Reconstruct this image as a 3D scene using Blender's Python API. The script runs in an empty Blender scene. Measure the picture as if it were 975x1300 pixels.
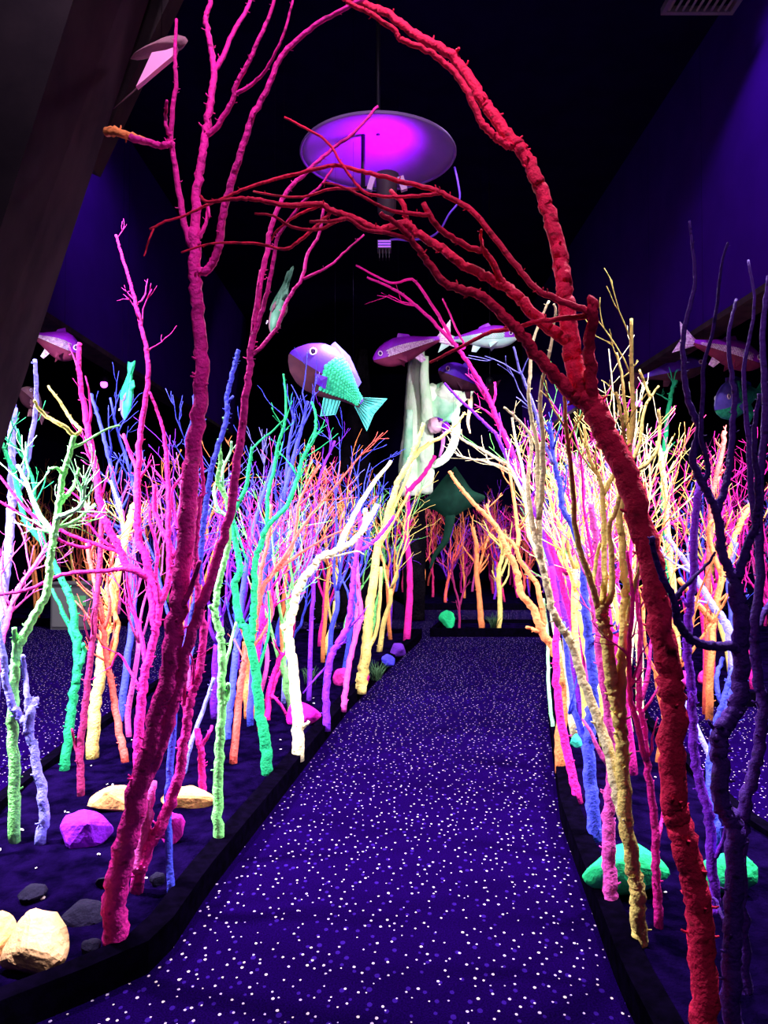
import bpy, bmesh, math, random
import numpy as np
from mathutils import Vector, Matrix, noise

# ------------------------------------------------------------------ camera
F = 960.0                      # focal length in pixels of the 975 x 1300 frame
CAM_Z = 1.55
PITCH = math.atan(26.0 / F)    # horizon at row 676
scene = bpy.context.scene
COL = scene.collection
cam_data = bpy.data.cameras.new('camera')
cam_data.sensor_fit = 'VERTICAL'
cam_data.sensor_height = 36.0
cam_data.lens = F / 1300.0 * 36.0
cam_data.clip_start = 0.05
cam_data.clip_end = 200
cam = bpy.data.objects.new('camera', cam_data)
COL.objects.link(cam)
cam.location = (0, 0, CAM_Z)
cam.rotation_euler = (math.pi / 2 + PITCH, 0, 0)
scene.camera = cam

# ------------------------------------------------------------------ world: a closed dark hall
world = bpy.data.worlds.new('world')
scene.world = world
world.use_nodes = True
world.node_tree.nodes['Background'].inputs['Color'].default_value = (0.02, 0.008, 0.06, 1)
world.node_tree.nodes['Background'].inputs['Strength'].default_value = 0.02

vs = scene.view_settings
vs.view_transform = 'Standard'
vs.look = 'None'
vs.gamma = 1.0
vs.use_curve_mapping = False
vs.exposure = 0.0

# ------------------------------------------------------------------ lamps of the hall (black lights), with added unseen lights
def point_light(name, loc, power, color=(0.86, 0.78, 1.0), radius=0.12):
    l = bpy.data.lights.new(name, 'POINT')
    l.energy = power
    l.color = color
    l.shadow_soft_size = radius
    o = bpy.data.objects.new(name, l)
    COL.objects.link(o)
    o.location = loc
    return o

def spot_light(name, loc, target, power, angle, color=(0.86, 0.78, 1.0), blend=0.6, radius=0.12):
    l = bpy.data.lights.new(name, 'SPOT')
    l.energy = power
    l.color = color
    l.spot_size = math.radians(angle)
    l.spot_blend = blend
    l.shadow_soft_size = radius
    o = bpy.data.objects.new(name, l)
    COL.objects.link(o)
    o.location = loc
    d = Vector(target) - Vector(loc)
    o.rotation_euler = d.to_track_quat('-Z', 'Y').to_euler()
    return o

UV = (0.92, 0.84, 1.0)
# unseen floods above and beside the view; those remarked below are added
spot_light('unseen_flood', (-3.3, 5.0, 3.55), (-1.9, 6.4, 0.4), 1350, 125, UV)
spot_light('unseen_flood', (3.4, 5.2, 3.55), (2.1, 6.4, 0.5), 1500, 125, UV)
spot_light('unseen_flood', (-1.9, 3.55, 4.6), (-1.7, 4.1, 0.2), 1500, 100, UV)
spot_light('unseen_flood', (1.7, 3.8, 4.8), (1.7, 4.6, 0.2), 1400, 100, UV)
spot_light('unseen_flood', (-0.45, 1.4, 4.4), (-1.46, 2.50, 0.2), 3600, 11, UV, 0.5)  # narrow accent added to brighten the apricot boulder
spot_light('unseen_flood', (-2.8, 3.4, 2.4), (-1.7, 4.4, 0.9), 1500, 88, UV)  # added low on the left to brighten the lime and lavender trunks
spot_light('unseen_flood', (2.9, 3.1, 2.6), (1.7, 4.5, 1.1), 700, 88, UV)  # added low on the right to brighten the right bed
spot_light('unseen_flood', (0.0, 5.8, 6.3), (0.0, 3.0, 3.4), 420, 60, (1.0, 0.7, 1.0))
spot_light('unseen_flood', (0.1, 0.3, 5.6), (0.1, 2.6, 4.5), 1100, 78, (1.0, 0.75, 1.0), 1.0)  # added above the camera to light the fronts of the arch
spot_light('unseen_flood', (0.6, 5.5, 6.6), (0.55, 9.2, 3.7), 1100, 36, UV, 0.6)  # added out of view to brighten the hanging fish
# wall washers under the ceiling
spot_light('wall_washer', (-2.6, 7.0, 6.6), (-3.4, 8.7, 5.0), 300, 70, (0.6, 0.4, 1.0), 1.0)
spot_light('wall_washer', (2.5, 5.2, 6.6), (3.4, 7.0, 4.7), 420, 66, (0.6, 0.4, 1.0), 1.0)
# unseen fill added behind the camera to lift the front trunks
point_light('fill_light', (0.6, -1.0, 4.4), 85, (0.9, 0.7, 1.0), 0.3)

# ------------------------------------------------------------------ helpers
rng = random.Random(7)
def direction(x, y):
    a = (x - 487.5) / F
    b = (650.0 - y) / F
    return Vector((a, math.cos(PITCH) - b * math.sin(PITCH), math.sin(PITCH) + b * math.cos(PITCH)))

def at(x, y, d):
    v = direction(x, y)
    return Vector((0, 0, CAM_Z)) + v * (d / v.y)

def ground(x, y, z=0.10):
    v = direction(x, y)
    return (z - CAM_Z) / v.z * v.y

def interp(tab, d):
    if d <= tab[0][0]:
        return tab[0][1]
    for (a, b), (c, e) in zip(tab, tab[1:]):
        if d <= c:
            return b + (e - b) * (d - a) / (c - a)
    return tab[-1][1]

def link(name, me, mat=None, parent=None, smooth=False):
    o = bpy.data.objects.new(name, me)
    COL.objects.link(o)
    if mat is not None:
        me.materials.append(mat)
    if parent is not None:
        o.parent = parent
    if smooth:
        me.polygons.foreach_set('use_smooth', [True] * len(me.polygons))
    return o

def tag(o, label=None, cat=None, group=None, kind=None):
    if label: o['label'] = label
    if cat: o['category'] = cat
    if group: o['group'] = group
    if kind: o['kind'] = kind
    return o

def empty(name, loc, label, cat, group=None):
    o = bpy.data.objects.new(name, None)
    o.empty_display_size = 0.1
    COL.objects.link(o)
    o.location = loc
    return tag(o, label, cat, group)

class MB:
    """collects raw geometry in world space, builds one mesh relative to an origin"""
    def __init__(self):
        self.v = []
        self.f = []
    def build(self, name, mat, parent=None, origin=(0, 0, 0), smooth=True):
        me = bpy.data.meshes.new(name)
        ox, oy, oz = origin
        me.from_pydata([(a - ox, b - oy, c - oz) for a, b, c in self.v], [], self.f)
        o = link(name, me, mat, parent, smooth)
        if parent is None:
            o.location = origin
        return o
    def box(self, c, s, rot=None):
        b = len(self.v)
        for dz in (-1, 1):
            for dx, dy in ((-1, -1), (1, -1), (1, 1), (-1, 1)):
                p = Vector((dx * s[0] / 2, dy * s[1] / 2, dz * s[2] / 2))
                if rot is not None: p = rot @ p
                self.v.append((c[0] + p.x, c[1] + p.y, c[2] + p.z))
        self.f += [(b, b+3, b+2, b+1), (b+4, b+5, b+6, b+7), (b, b+1, b+5, b+4), (b+1, b+2, b+6, b+5), (b+2, b+3, b+7, b+6), (b+3, b, b+4, b+7)]
    def tube(self, pts, radii, sides=6, rough=0.0, seed=0, flat_end=False):
        P = np.array(pts, dtype=float)
        n = len(P)
        T = np.zeros_like(P)
        T[1:-1] = P[2:] - P[:-2]
        T[0] = P[1] - P[0]
        T[-1] = P[-1] - P[-2]
        T /= (np.linalg.norm(T, axis=1)[:, None] + 1e-9)
        up = np.array([0, 1.0, 0.15]) if abs(T[0][1]) < 0.8 else np.array([1.0, 0, 0])
        N = up - T[0] * np.dot(up, T[0])
        N /= np.linalg.norm(N)
        ang = np.arange(sides) * (2 * math.pi / sides)
        ca, sa = np.cos(ang), np.sin(ang)
        rs = np.random.RandomState(seed & 0x7fffffff)
        b = len(self.v)
        for i in range(n):
            N = N - T[i] * np.dot(N, T[i])
            N /= (np.linalg.norm(N) + 1e-9)
            B = np.cross(T[i], N)
            r = radii[i]
            rr = r * (1 + rough * (rs.rand(sides) - 0.5)) if rough else np.full(sides, r)
            ring = P[i] + (ca * rr)[:, None] * N + (sa * rr)[:, None] * B
            self.v += [tuple(q) for q in ring.tolist()]
        for i in range(n - 1):
            for k in range(sides):
                k2 = (k + 1) % sides
                self.f.append((b + i*sides + k, b + i*sides + k2, b + (i+1)*sides + k2, b + (i+1)*sides + k))
        self.f.append(tuple(b + k for k in range(sides - 1, -1, -1)))
        self.f.append(tuple(b + (n-1)*sides + k for k in range(sides)))

def smooth_line(pts, sub=4):
    """Catmull-Rom through the points (any dimension)"""
    P = np.array(pts, dtype=float)
    if len(P) < 3:
        t = np.linspace(0, 1, sub + 1)[:, None]
        return P[0] * (1 - t) + P[-1] * t
    E = np.vstack([2 * P[0] - P[1], P, 2 * P[-1] - P[-2]])
    out = []
    for i in range(1, len(E) - 2):
        p0, p1, p2, p3 = E[i-1], E[i], E[i+1], E[i+2]
        for k in range(sub):
            t = k / sub
            out.append(0.5 * ((2*p1) + (-p0 + p2)*t + (2*p0 - 5*p1 + 4*p2 - p3)*t*t + (-p0 + 3*p1 - 3*p2 + p3)*t**3))
    out.append(P[-1])
    return np.array(out)

# ------------------------------------------------------------------ materials
def mat_new(name):
    m = bpy.data.materials.new(name)
    m.use_nodes = True
    nt = m.node_tree
    b = nt.nodes['Principled BSDF']
    return m, nt, b

def simple(name, col, rough=0.7, metal=0.0, spec=0.3):
    m, nt, b = mat_new(name)
    b.inputs['Base Color'].default_value = (*col, 1)
    b.inputs['Roughness'].default_value = rough
    b.inputs['Metallic'].default_value = metal
    b.inputs['Specular IOR Level'].default_value = spec
    return m

def painted(name, col, spot=0.45, bump=0.9):
    """fluorescent paint on bark: mottled colour, dark lenticels, fine relief"""
    m, nt, b = mat_new(name)
    N = nt.nodes; L = nt.links
    tc = N.new('ShaderNodeTexCoord')
    n1 = N.new('ShaderNodeTexNoise'); n1.inputs['Scale'].default_value = 14; n1.inputs['Detail'].default_value = 4
    L.new(tc.outputs['Object'], n1.inputs['Vector'])
    r1 = N.new('ShaderNodeValToRGB')
    r1.color_ramp.elements[0].position = 0.32; r1.color_ramp.elements[1].position = 0.62
    r1.color_ramp.elements[0].color = (col[0]*0.72, col[1]*0.72, col[2]*0.72, 1)
    r1.color_ramp.elements[1].color = (*col, 1)
    L.new(n1.outputs['Fac'], r1.inputs['Fac'])
    mp = N.new('ShaderNodeMapping'); mp.inputs['Scale'].default_value = (15, 15, 26)
    L.new(tc.outputs['Object'], mp.inputs['Vector'])
    vo = N.new('ShaderNodeTexVoronoi'); vo.inputs['Scale'].default_value = 1.0
    L.new(mp.outputs['Vector'], vo.inputs['Vector'])
    r2 = N.new('ShaderNodeValToRGB')
    r2.color_ramp.elements[0].position = 0.12; r2.color_ramp.elements[1].position = 0.22
    r2.color_ramp.elements[0].color = (spot, spot, spot, 1)
    r2.color_ramp.elements[1].color = (1, 1, 1, 1)
    L.new(vo.outputs['Distance'], r2.inputs['Fac'])
    mx = N.new('ShaderNodeMixRGB'); mx.blend_type = 'MULTIPLY'; mx.inputs['Fac'].default_value = 1
    L.new(r1.outputs['Color'], mx.inputs['Color1']); L.new(r2.outputs['Color'], mx.inputs['Color2'])
    L.new(mx.outputs['Color'], b.inputs['Base Color'])
    b.inputs['Roughness'].default_value = 0.75
    b.inputs['Specular IOR Level'].default_value = 0.25
    n2 = N.new('ShaderNodeTexNoise'); n2.inputs['Scale'].default_value = 60; n2.inputs['Detail'].default_value = 5
    L.new(tc.outputs['Object'], n2.inputs['Vector'])
    bp = N.new('ShaderNodeBump'); bp.inputs['Strength'].default_value = bump; bp.inputs['Distance'].default_value = 0.012
    L.new(n2.outputs['Fac'], bp.inputs['Height'])
    L.new(bp.outputs['Normal'], b.inputs['Normal'])
    return m

PAL = {
    'magenta': (0.85, 0.012, 0.36), 'crimson': (0.92, 0.012, 0.09), 'rose': (0.85, 0.03, 0.20), 'pink': (0.95, 0.10, 0.58),
    'yellow': (0.97, 0.78, 0.20), 'cream': (1.0, 0.90, 0.50), 'lime': (0.27, 0.97, 0.24), 'mint': (0.42, 1.0, 0.52),
    'green': (0.010, 0.46, 0.15), 'teal': (0.006, 0.44, 0.15), 'blue': (0.07, 0.09, 0.90), 'lavender': (0.27, 0.26, 0.98),
    'violet': (0.24, 0.02, 0.80), 'orange': (1.0, 0.30, 0.09), 'coral': (1.0, 0.13, 0.10), 'maroon': (0.34, 0.012, 0.12),
    'indigo': (0.085, 0.016, 0.30), 'white': (0.92, 0.92, 0.98), 'olive': (0.12, 0.15, 0.06),
}
PAINT = {k: painted('paint_' + k, v) for k, v in PAL.items()}
COLOUR_WORD = {'magenta': 'magenta', 'crimson': 'red', 'rose': 'rose red', 'pink': 'hot pink', 'yellow': 'yellow', 'cream': 'pale cream yellow',
               'lime': 'lime green', 'mint': 'pale mint', 'green': 'dark green', 'teal': 'teal green', 'blue': 'deep blue', 'lavender': 'lavender blue',
               'violet': 'violet', 'orange': 'orange', 'coral': 'coral red', 'maroon': 'maroon', 'indigo': 'dark indigo', 'white': 'white', 'olive': 'dark olive'}

def carpet_material():
    m, nt, b = mat_new('speckled_carpet')
    N = nt.nodes; L = nt.links
    tc = N.new('ShaderNodeTexCoord')
    def flecks(scale, lo, hi, stretch, keep):
        mp = N.new('ShaderNodeMapping')
        mp.inputs['Scale'].default_value = (scale, scale * stretch, scale)
        mp.inputs['Rotation'].default_value = (0, 0, scale)
        L.new(tc.outputs['Object'], mp.inputs['Vector'])
        v = N.new('ShaderNodeTexVoronoi'); v.inputs['Scale'].default_value = 1; v.voronoi_dimensions = '2D'
        L.new(mp.outputs['Vector'], v.inputs['Vector'])
        sp = N.new('ShaderNodeSeparateColor'); L.new(v.outputs['Color'], sp.inputs['Color'])
        g = N.new('ShaderNodeMath'); g.operation = 'GREATER_THAN'; g.inputs[1].default_value = 1 - keep
        L.new(sp.outputs['Red'], g.inputs[0])
        rr = N.new('ShaderNodeMapRange'); rr.inputs['To Min'].default_value = lo; rr.inputs['To Max'].default_value = hi
        L.new(sp.outputs['Green'], rr.inputs['Value'])
        ls = N.new('ShaderNodeMath'); ls.operation = 'LESS_THAN'
        L.new(v.outputs['Distance'], ls.inputs[0]); L.new(rr.outputs['Result'], ls.inputs[1])
        mu = N.new('ShaderNodeMath'); mu.operation = 'MULTIPLY'
        L.new(g.outputs[0], mu.inputs[0]); L.new(ls.outputs[0], mu.inputs[1])
        return mu, sp
    no = N.new('ShaderNodeTexNoise'); no.inputs['Scale'].default_value = 160; no.inputs['Detail'].default_value = 2
    L.new(tc.outputs['Object'], no.inputs['Vector'])
    base = N.new('ShaderNodeValToRGB')
    base.color_ramp.elements[0].color = (0.0022, 0.0002, 0.016, 1); base.color_ramp.elements[1].color = (0.0055, 0.0005, 0.040, 1)
    base.color_ramp.elements[0].position = 0.35; base.color_ramp.elements[1].position = 0.65
    L.new(no.outputs['Fac'], base.inputs['Fac'])
    f1, s1 = flecks(21, 0.055, 0.12, 0.8, 0.74)
    f2, s2 = flecks(16.3, 0.08, 0.16, 0.75, 0.6)
    m2 = N.new('ShaderNodeMixRGB'); m2.inputs['Color2'].default_value = (0.018, 0.004, 0.12, 1)
    L.new(f2.outputs[0], m2.inputs['Fac']); L.new(base.outputs['Color'], m2.inputs['Color1'])
    fc = N.new('ShaderNodeValToRGB')
    fc.color_ramp.elements[0].color = (0.55, 0.45, 0.42, 1); fc.color_ramp.elements[1].color = (0.36, 0.28, 0.55, 1)
    L.new(s1.outputs['Blue'], fc.inputs['Fac'])
    m1 = N.new('ShaderNodeMixRGB')
    L.new(f1.outputs[0], m1.inputs['Fac']); L.new(m2.outputs['Color'], m1.inputs['Color1']); L.new(fc.outputs['Color'], m1.inputs['Color2'])
    L.new(m1.outputs['Color'], b.inputs['Base Color'])
    b.inputs['Roughness'].default_value = 1.0
    b.inputs['Specular IOR Level'].default_value = 0.0
    bp = N.new('ShaderNodeBump'); bp.inputs['Strength'].default_value = 0.5; bp.inputs['Distance'].default_value = 0.004
    L.new(no.outputs['Fac'], bp.inputs['Height']); L.new(bp.outputs['Normal'], b.inputs['Normal'])
    return m

def noisy(name, c0, c1, scale=6, rough=0.9, bump=0.4, dist=0.01, spec=0.15):
    m, nt, b = mat_new(name)
    N = nt.nodes; L = nt.links
    tc = N.new('ShaderNodeTexCoord')
    no = N.new('ShaderNodeTexNoise'); no.inputs['Scale'].default_value = scale; no.inputs['Detail'].default_value = 6
    L.new(tc.outputs['Object'], no.inputs['Vector'])
    r = N.new('ShaderNodeValToRGB')
    r.color_ramp.elements[0].position = 0.35; r.color_ramp.elements[1].position = 0.65
    r.color_ramp.elements[0].color = (*c0, 1); r.color_ramp.elements[1].color = (*c1, 1)
    L.new(no.outputs['Fac'], r.inputs['Fac']); L.new(r.outputs['Color'], b.inputs['Base Color'])
    b.inputs['Roughness'].default_value = rough
    b.inputs['Specular IOR Level'].default_value = spec
    n2 = N.new('ShaderNodeTexNoise'); n2.inputs['Scale'].default_value = scale * 6; n2.inputs['Detail'].default_value = 4
    L.new(tc.outputs['Object'], n2.inputs['Vector'])
    bp = N.new('ShaderNodeBump'); bp.inputs['Strength'].default_value = bump; bp.inputs['Distance'].default_value = dist
    L.new(n2.outputs['Fac'], bp.inputs['Height']); L.new(bp.outputs['Normal'], b.inputs['Normal'])
    return m

def glowing(name, col, strength):
    m, nt, b = mat_new(name)
    b.inputs['Base Color'].default_value = (*col, 1)
    b.inputs['Emission Color'].default_value = (*col, 1)
    b.inputs['Emission Strength'].default_value = strength
    return m

M_CARPET = carpet_material()
M_SOIL = noisy('dark_soil', (0.0008, 0.0003, 0.005), (0.004, 0.001, 0.022), 9, 0.95, 0.8, 0.02, 0.0)
M_CURB = noisy('black_curb', (0.0008, 0.0005, 0.002), (0.0016, 0.0008, 0.005), 20, 0.8, 0.3, 0.004, 0.0)
M_WALL = noisy('violet_wall', (0.030, 0.003, 0.16), (0.036, 0.004, 0.19), 2, 0.9, 0.1, 0.003, 0.0)
M_BLACK = noisy('black_ceiling', (0.004, 0.0016, 0.022), (0.006, 0.002, 0.030), 3, 0.95, 0.1, 0.003, 0.0)  # violet tint puts the hall's purple haze into the black
M_PILLAR = noisy('charcoal_pillar', (0.035, 0.026, 0.036), (0.055, 0.039, 0.05), 5, 0.9, 0.3, 0.004, 0.0)
M_BRACE = noisy('brown_brace', (0.03, 0.022, 0.028), (0.05, 0.035, 0.04), 7, 0.9, 0.3, 0.004, 0.0)
M_DARKMETAL = simple('dark_metal', (0.02, 0.018, 0.03), 0.5, 0.6)
M_WIRE = simple('wire', (0.003, 0.002, 0.006), 0.9, 0, 0)
M_STUMP = noisy('grey_bark', (0.003, 0.002, 0.005), (0.008, 0.006, 0.009), 4, 0.95, 1.0, 0.05, 0.0)
# ------------------------------------------------------------------ the hall
def structure(name, mb, mat, label=None, smooth=False):
    o = mb.build(name, mat, smooth=smooth)
    tag(o, kind='structure')
    if label: o['label'] = label
    return o

HX, Y0, Y1, HZ = 8.0, -2.2, 25.0, 6.8
b = MB(); b.box((0, (Y0 + Y1) / 2, -0.1), (2 * HX, Y1 - Y0, 0.2)); structure('floor', b, M_CARPET, 'dark violet carpet with pale flecks running between the beds')
b = MB(); b.box((0, (Y0 + Y1) / 2, HZ + 0.1), (2 * HX, Y1 - Y0, 0.2)); structure('ceiling', b, M_BLACK, 'black hall ceiling')
b = MB(); b.box((-HX - 0.1, (Y0 + Y1) / 2, HZ / 2), (0.2, Y1 - Y0, HZ)); structure('wall_left', b, M_BLACK, 'dark side wall behind the left thicket')
b = MB(); b.box((HX + 0.1, (Y0 + Y1) / 2, HZ / 2), (0.2, Y1 - Y0, HZ)); structure('wall_right', b, M_BLACK, 'dark side wall behind the right thicket')
b = MB(); b.box((0, Y1 + 0.1, HZ / 2), (2 * HX, 0.2, HZ)); structure('wall_back', b, M_BLACK, 'black far wall of the hall')
b = MB(); b.box((0, Y0 - 0.1, HZ / 2), (2 * HX, 0.2, HZ)); structure('wall_front', b, M_BLACK, 'black wall behind the viewer')
BX = 3.4
for s, nm in ((-1, 'trim_1'), (1, 'trim_2')):
    b = MB()
    z0 = CAM_Z + BX * 0.645
    b.box((s * (BX + 0.12), 10.0, (z0 + HZ) / 2), (0.24, 17.0, HZ - z0))
    o = structure(nm, b, M_WALL, 'violet lit upper wall panel on the %s' % ('left' if s < 0 else 'right'))
    b = MB()
    b.box((s * (BX + 0.10), 10.0, z0 - 0.03), (0.30, 17.0, 0.06))
    b.build('bottom_rail', M_BRACE, o, smooth=False)

# leaning pillar close on the left
def edge_line(px0, px1, d):
    a = at(*px0, d); c = at(*px1, d)
    k = (c.x - a.x) / (c.z - a.z)
    return lambda z: (a.x + k * (z - a.z), d)
eA = edge_line((93, 0), (10, 260), 2.20)
eB = edge_line((189, 0), (61, 390), 2.95)
b = MB()
for z in (0.0, HZ):
    xa, da = eA(z); xb, db = eB(z)
    b.v += [(xa, da, z), (xb, db, z), (xb - 0.75, db + 0.05, z), (xa - 0.75, da + 0.05, z)]
b.f += [(0, 3, 2, 1), (4, 5, 6, 7), (0, 1, 5, 4), (1, 2, 6, 5), (2, 3, 7, 6), (3, 0, 4, 7)]
o = structure('trim_3', b, M_PILLAR, 'charcoal leaning pillar close on the left')
b = MB()
p0, p1 = at(150, 128, 3.05), at(222, -25, 3.05)
dv = (p1 - p0); L_ = dv.length
rot = dv.to_track_quat('Z', 'Y').to_matrix()
b.box((p0 + p1) / 2 + Vector((-0.01, 0, 0)), (0.10, 0.10, L_ + 0.6), rot)
b.build('brace', M_BRACE, o, smooth=False)

# ceiling vent, top right
vc = at(897, -6, 6.4)
root = empty('ceiling_vent', vc, 'pale grey slatted vent grille at the top right corner', 'vent')
M_VENT = simple('vent_metal', (0.16, 0.13, 0.16), 0.5)
b = MB()
for cx, cy, sx, sy in ((0, -0.19, 0.64, 0.04), (0, 0.19, 0.64, 0.04), (-0.30, 0, 0.04, 0.34), (0.30, 0, 0.04, 0.34)):
    b.box((cx, cy, 0), (sx, sy, 0.06))
b.build('frame', M_VENT, root, smooth=False)
b = MB(); b.box((0, 0, (HZ - vc.z) / 2 + 0.04), (0.60, 0.36, HZ - vc.z - 0.02)); b.build('duct', M_BLACK, root, smooth=False)
b = MB(); b.box((0, 0, 0), (0.02, 0.34, 0.05), Matrix.Rotation(0.6, 3, 'Y')); sl = b.build('slat', M_VENT, root, smooth=False)
for k in range(9):
    s2 = sl if k == 0 else sl.copy()
    if k: COL.objects.link(s2)
    s2.location = (-0.25 + k * 0.0625, 0, 0)

# ------------------------------------------------------------------ planting beds
LEFT_EDGE = [(1.2, -1.9), (2.2, -1.35), (2.46, -1.12), (2.6, -0.93), (2.75, -0.83), (3.28, -0.79), (4.1, -0.68), (5.0, -0.56), (6.64, -0.34), (8.5, 0.0), (10.7, 0.46), (13, 0.75), (18, 0.9)]
RIGHT_EDGE = [(1.2, 0.80), (2.59, 0.83), (3.3, 0.90), (4.09, 0.98), (5, 1.15), (6.64, 1.46), (9, 2.0), (12, 2.6), (14, 3.0)]
LEFT_OUT = [(1.2, -3.2), (2.6, -2.6), (3.6, -2.05), (5.0, -2.15), (9, -2.2), (11.2, -1.6)]
RIGHT_OUT = [(1.2, 2.1), (4, 1.85), (6, 2.05), (8, 2.6), (11, 3.4)]
ZB = 0.10

def bed(name_label, d0, d1, lo, hi, nx=26, ny=60, curb_lo=True, curb_hi=True):
    cx = (interp(lo, (d0+d1)/2) + interp(hi, (d0+d1)/2)) / 2
    root = empty('planting_bed', (cx, (d0+d1)/2, 0), name_label, 'planting bed')
    org = root.location.copy()
    b = MB()
    for j in range(ny + 1):
        d = d0 + (d1 - d0) * j / ny
        xl, xh = interp(lo, d), interp(hi, d)
        for i in range(nx + 1):
            x = xl + (xh - xl) * i / nx
            e = min(i, nx - i, j, ny - j)
            z = ZB - 0.012 + 0.022 * noise.noise(Vector((x * 3.1, d * 3.1, 0))) + 0.014 * noise.noise(Vector((x * 9, d * 9, 3)))
            if e == 0: z = 0.0
            b.v.append((x, d, z))
    for j in range(ny):
        for i in range(nx):
            k = j * (nx + 1) + i
            b.f.append((k, k + 1, k + nx + 2, k + nx + 1))
    b.build('soil', M_SOIL, root, org, smooth=True)
    def curb(tab, s):
        b = MB()
        n = ny
        for j in range(n + 1):
            d = d0 + (d1 - d0) * j / n
            x = interp(tab, d)
            b.v += [(x + s * 0.035, d, -0.005), (x + s * 0.035, d, 0.115), (x - s * 0.05, d, 0.125), (x - s * 0.05, d, 0.0)]
        for j in range(n):
            for k in range(3):
                q = j * 4 + k
                b.f.append((q, q + 1, q + 5, q + 4))
        b.f += [(0, 1, 2, 3), (n*4+3, n*4+2, n*4+1, n*4)]
        b.build('curb', M_CURB, root, org, smooth=False)
    if curb_lo: curb(lo, -1)
    if curb_hi: curb(hi, 1)
    def endcurb(d, s):
        b = MB()
        xl, xh = interp(lo, d) - 0.035, interp(hi, d) + 0.035
        b.box(((xl + xh) / 2, d, 0.06), (xh - xl, 0.08, 0.13))
        b.build('curb', M_CURB, root, org, smooth=False)
    endcurb(d0, -1); endcurb(d1, 1)
    return root

bed('raised dark soil bed along the left side of the path', 1.2, 11.2, LEFT_OUT, LEFT_EDGE)
bed('raised dark soil bed along the right side of the path', 1.2, 11.0, RIGHT_EDGE, RIGHT_OUT)
ISL_LO, ISL_HI = [(11.3, 0.72), (12.4, 0.95)], [(11.3, 2.50), (12.4, 2.45)]
bed('small low island bed where the path divides', 11.3, 12.4, ISL_LO, ISL_HI, 10, 8)
OR_LO, OR_HI = [(6.8, 2.62), (8, 3.0), (11, 3.9), (14, 4.6)], [(6.8, 6.8), (14, 7.2)]
bed('outer soil bed beyond the right hand walkway', 6.8, 14.0, OR_LO, OR_HI, 20, 30)
FAR_LO, FAR_HI = [(15.2, 0.6), (18, 0.2), (22, -0.6)], [(15.2, 5.6), (22, 6.5)]
bed('far soil bed at the end of the path', 15.2, 22.0, FAR_LO, FAR_HI, 20, 20)
OL_LO, OL_HI = [(12.6, -7.4), (19, -7.4)], [(12.6, -3.4), (15, -3.6), (19, -4.0)]
bed('outer soil bed beyond the left hand walkway', 12.6, 19.0, OL_LO, OL_HI, 20, 20)

# ------------------------------------------------------------------ trees
TREES = []
def add_stubs(mb, line, radii, n, rnd, sides=4):
    """short cut spurs along a branch"""
    m = len(line)
    for _ in range(n):
        i = rnd.randrange(1, m - 1)
        t = line[i+1] - line[i-1]
        t = t / (np.linalg.norm(t) + 1e-9)
        v = np.array([rnd.uniform(-1, 1), rnd.uniform(-1, 1), rnd.uniform(-0.4, 1)])
        v = v - t * np.dot(v, t) * 0.7
        v /= (np.linalg.norm(v) + 1e-9)
        r = radii[i]
        ln = min(r * rnd.uniform(0.2, 0.7) + 0.006, 0.016)
        p = line[i]
        mb.tube([p, p + v * (r + ln * 0.5), p + v * (r + ln) + t * ln * 0.25], [min(r * 0.30, 0.006), min(r * 0.2, 0.0045), max(min(r * 0.13, 0.003), 0.0012)], sides)

def add_twigs(mb, line, radii, n, length, rnd, depth=1, sides=4, s0=0.3, minr=0.0018, upbias=0.5):
    m = len(line)
    for _ in range(n):
        i = min(m - 2, max(1, int(m * rnd.uniform(s0, 1.0))))
        t = line[min(i+1, m-1)] - line[i-1]
        t = t / (np.linalg.norm(t) + 1e-9)
        v = np.array([rnd.gauss(0, 1), rnd.gauss(0, 1), rnd.gauss(0, 0.6)])
        v -= t * np.dot(v, t)
        v /= (np.linalg.norm(v) + 1e-9)
        a = rnd.uniform(0.35, 0.85)
        dv = t * math.cos(a) + v * math.sin(a)
        L = length * rnd.uniform(0.5, 1.2)
        r0 = max(minr * 1.3, radii[i] * rnd.uniform(0.4, 0.6))
        pts = [line[i].copy()]
        p = line[i].copy()
        for k in range(4):
            dv = dv + np.array([rnd.gauss(0, 0.16), rnd.gauss(0, 0.16), rnd.gauss(0, 0.12) + 0.10 * upbias])
            dv /= np.linalg.norm(dv)
            p = p + dv * L / 4
            pts.append(p.copy())
        pts = np.array(pts)
        rr = np.linspace(r0, max(minr, r0 * 0.35), len(pts))
        mb.tube(pts, rr, sides)
        if depth > 1:
            add_twigs(mb, pts, rr, rnd.choice((1, 2, 2)), L * 0.55, rnd, depth - 1, 3, 0.3, minr, upbias)

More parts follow.
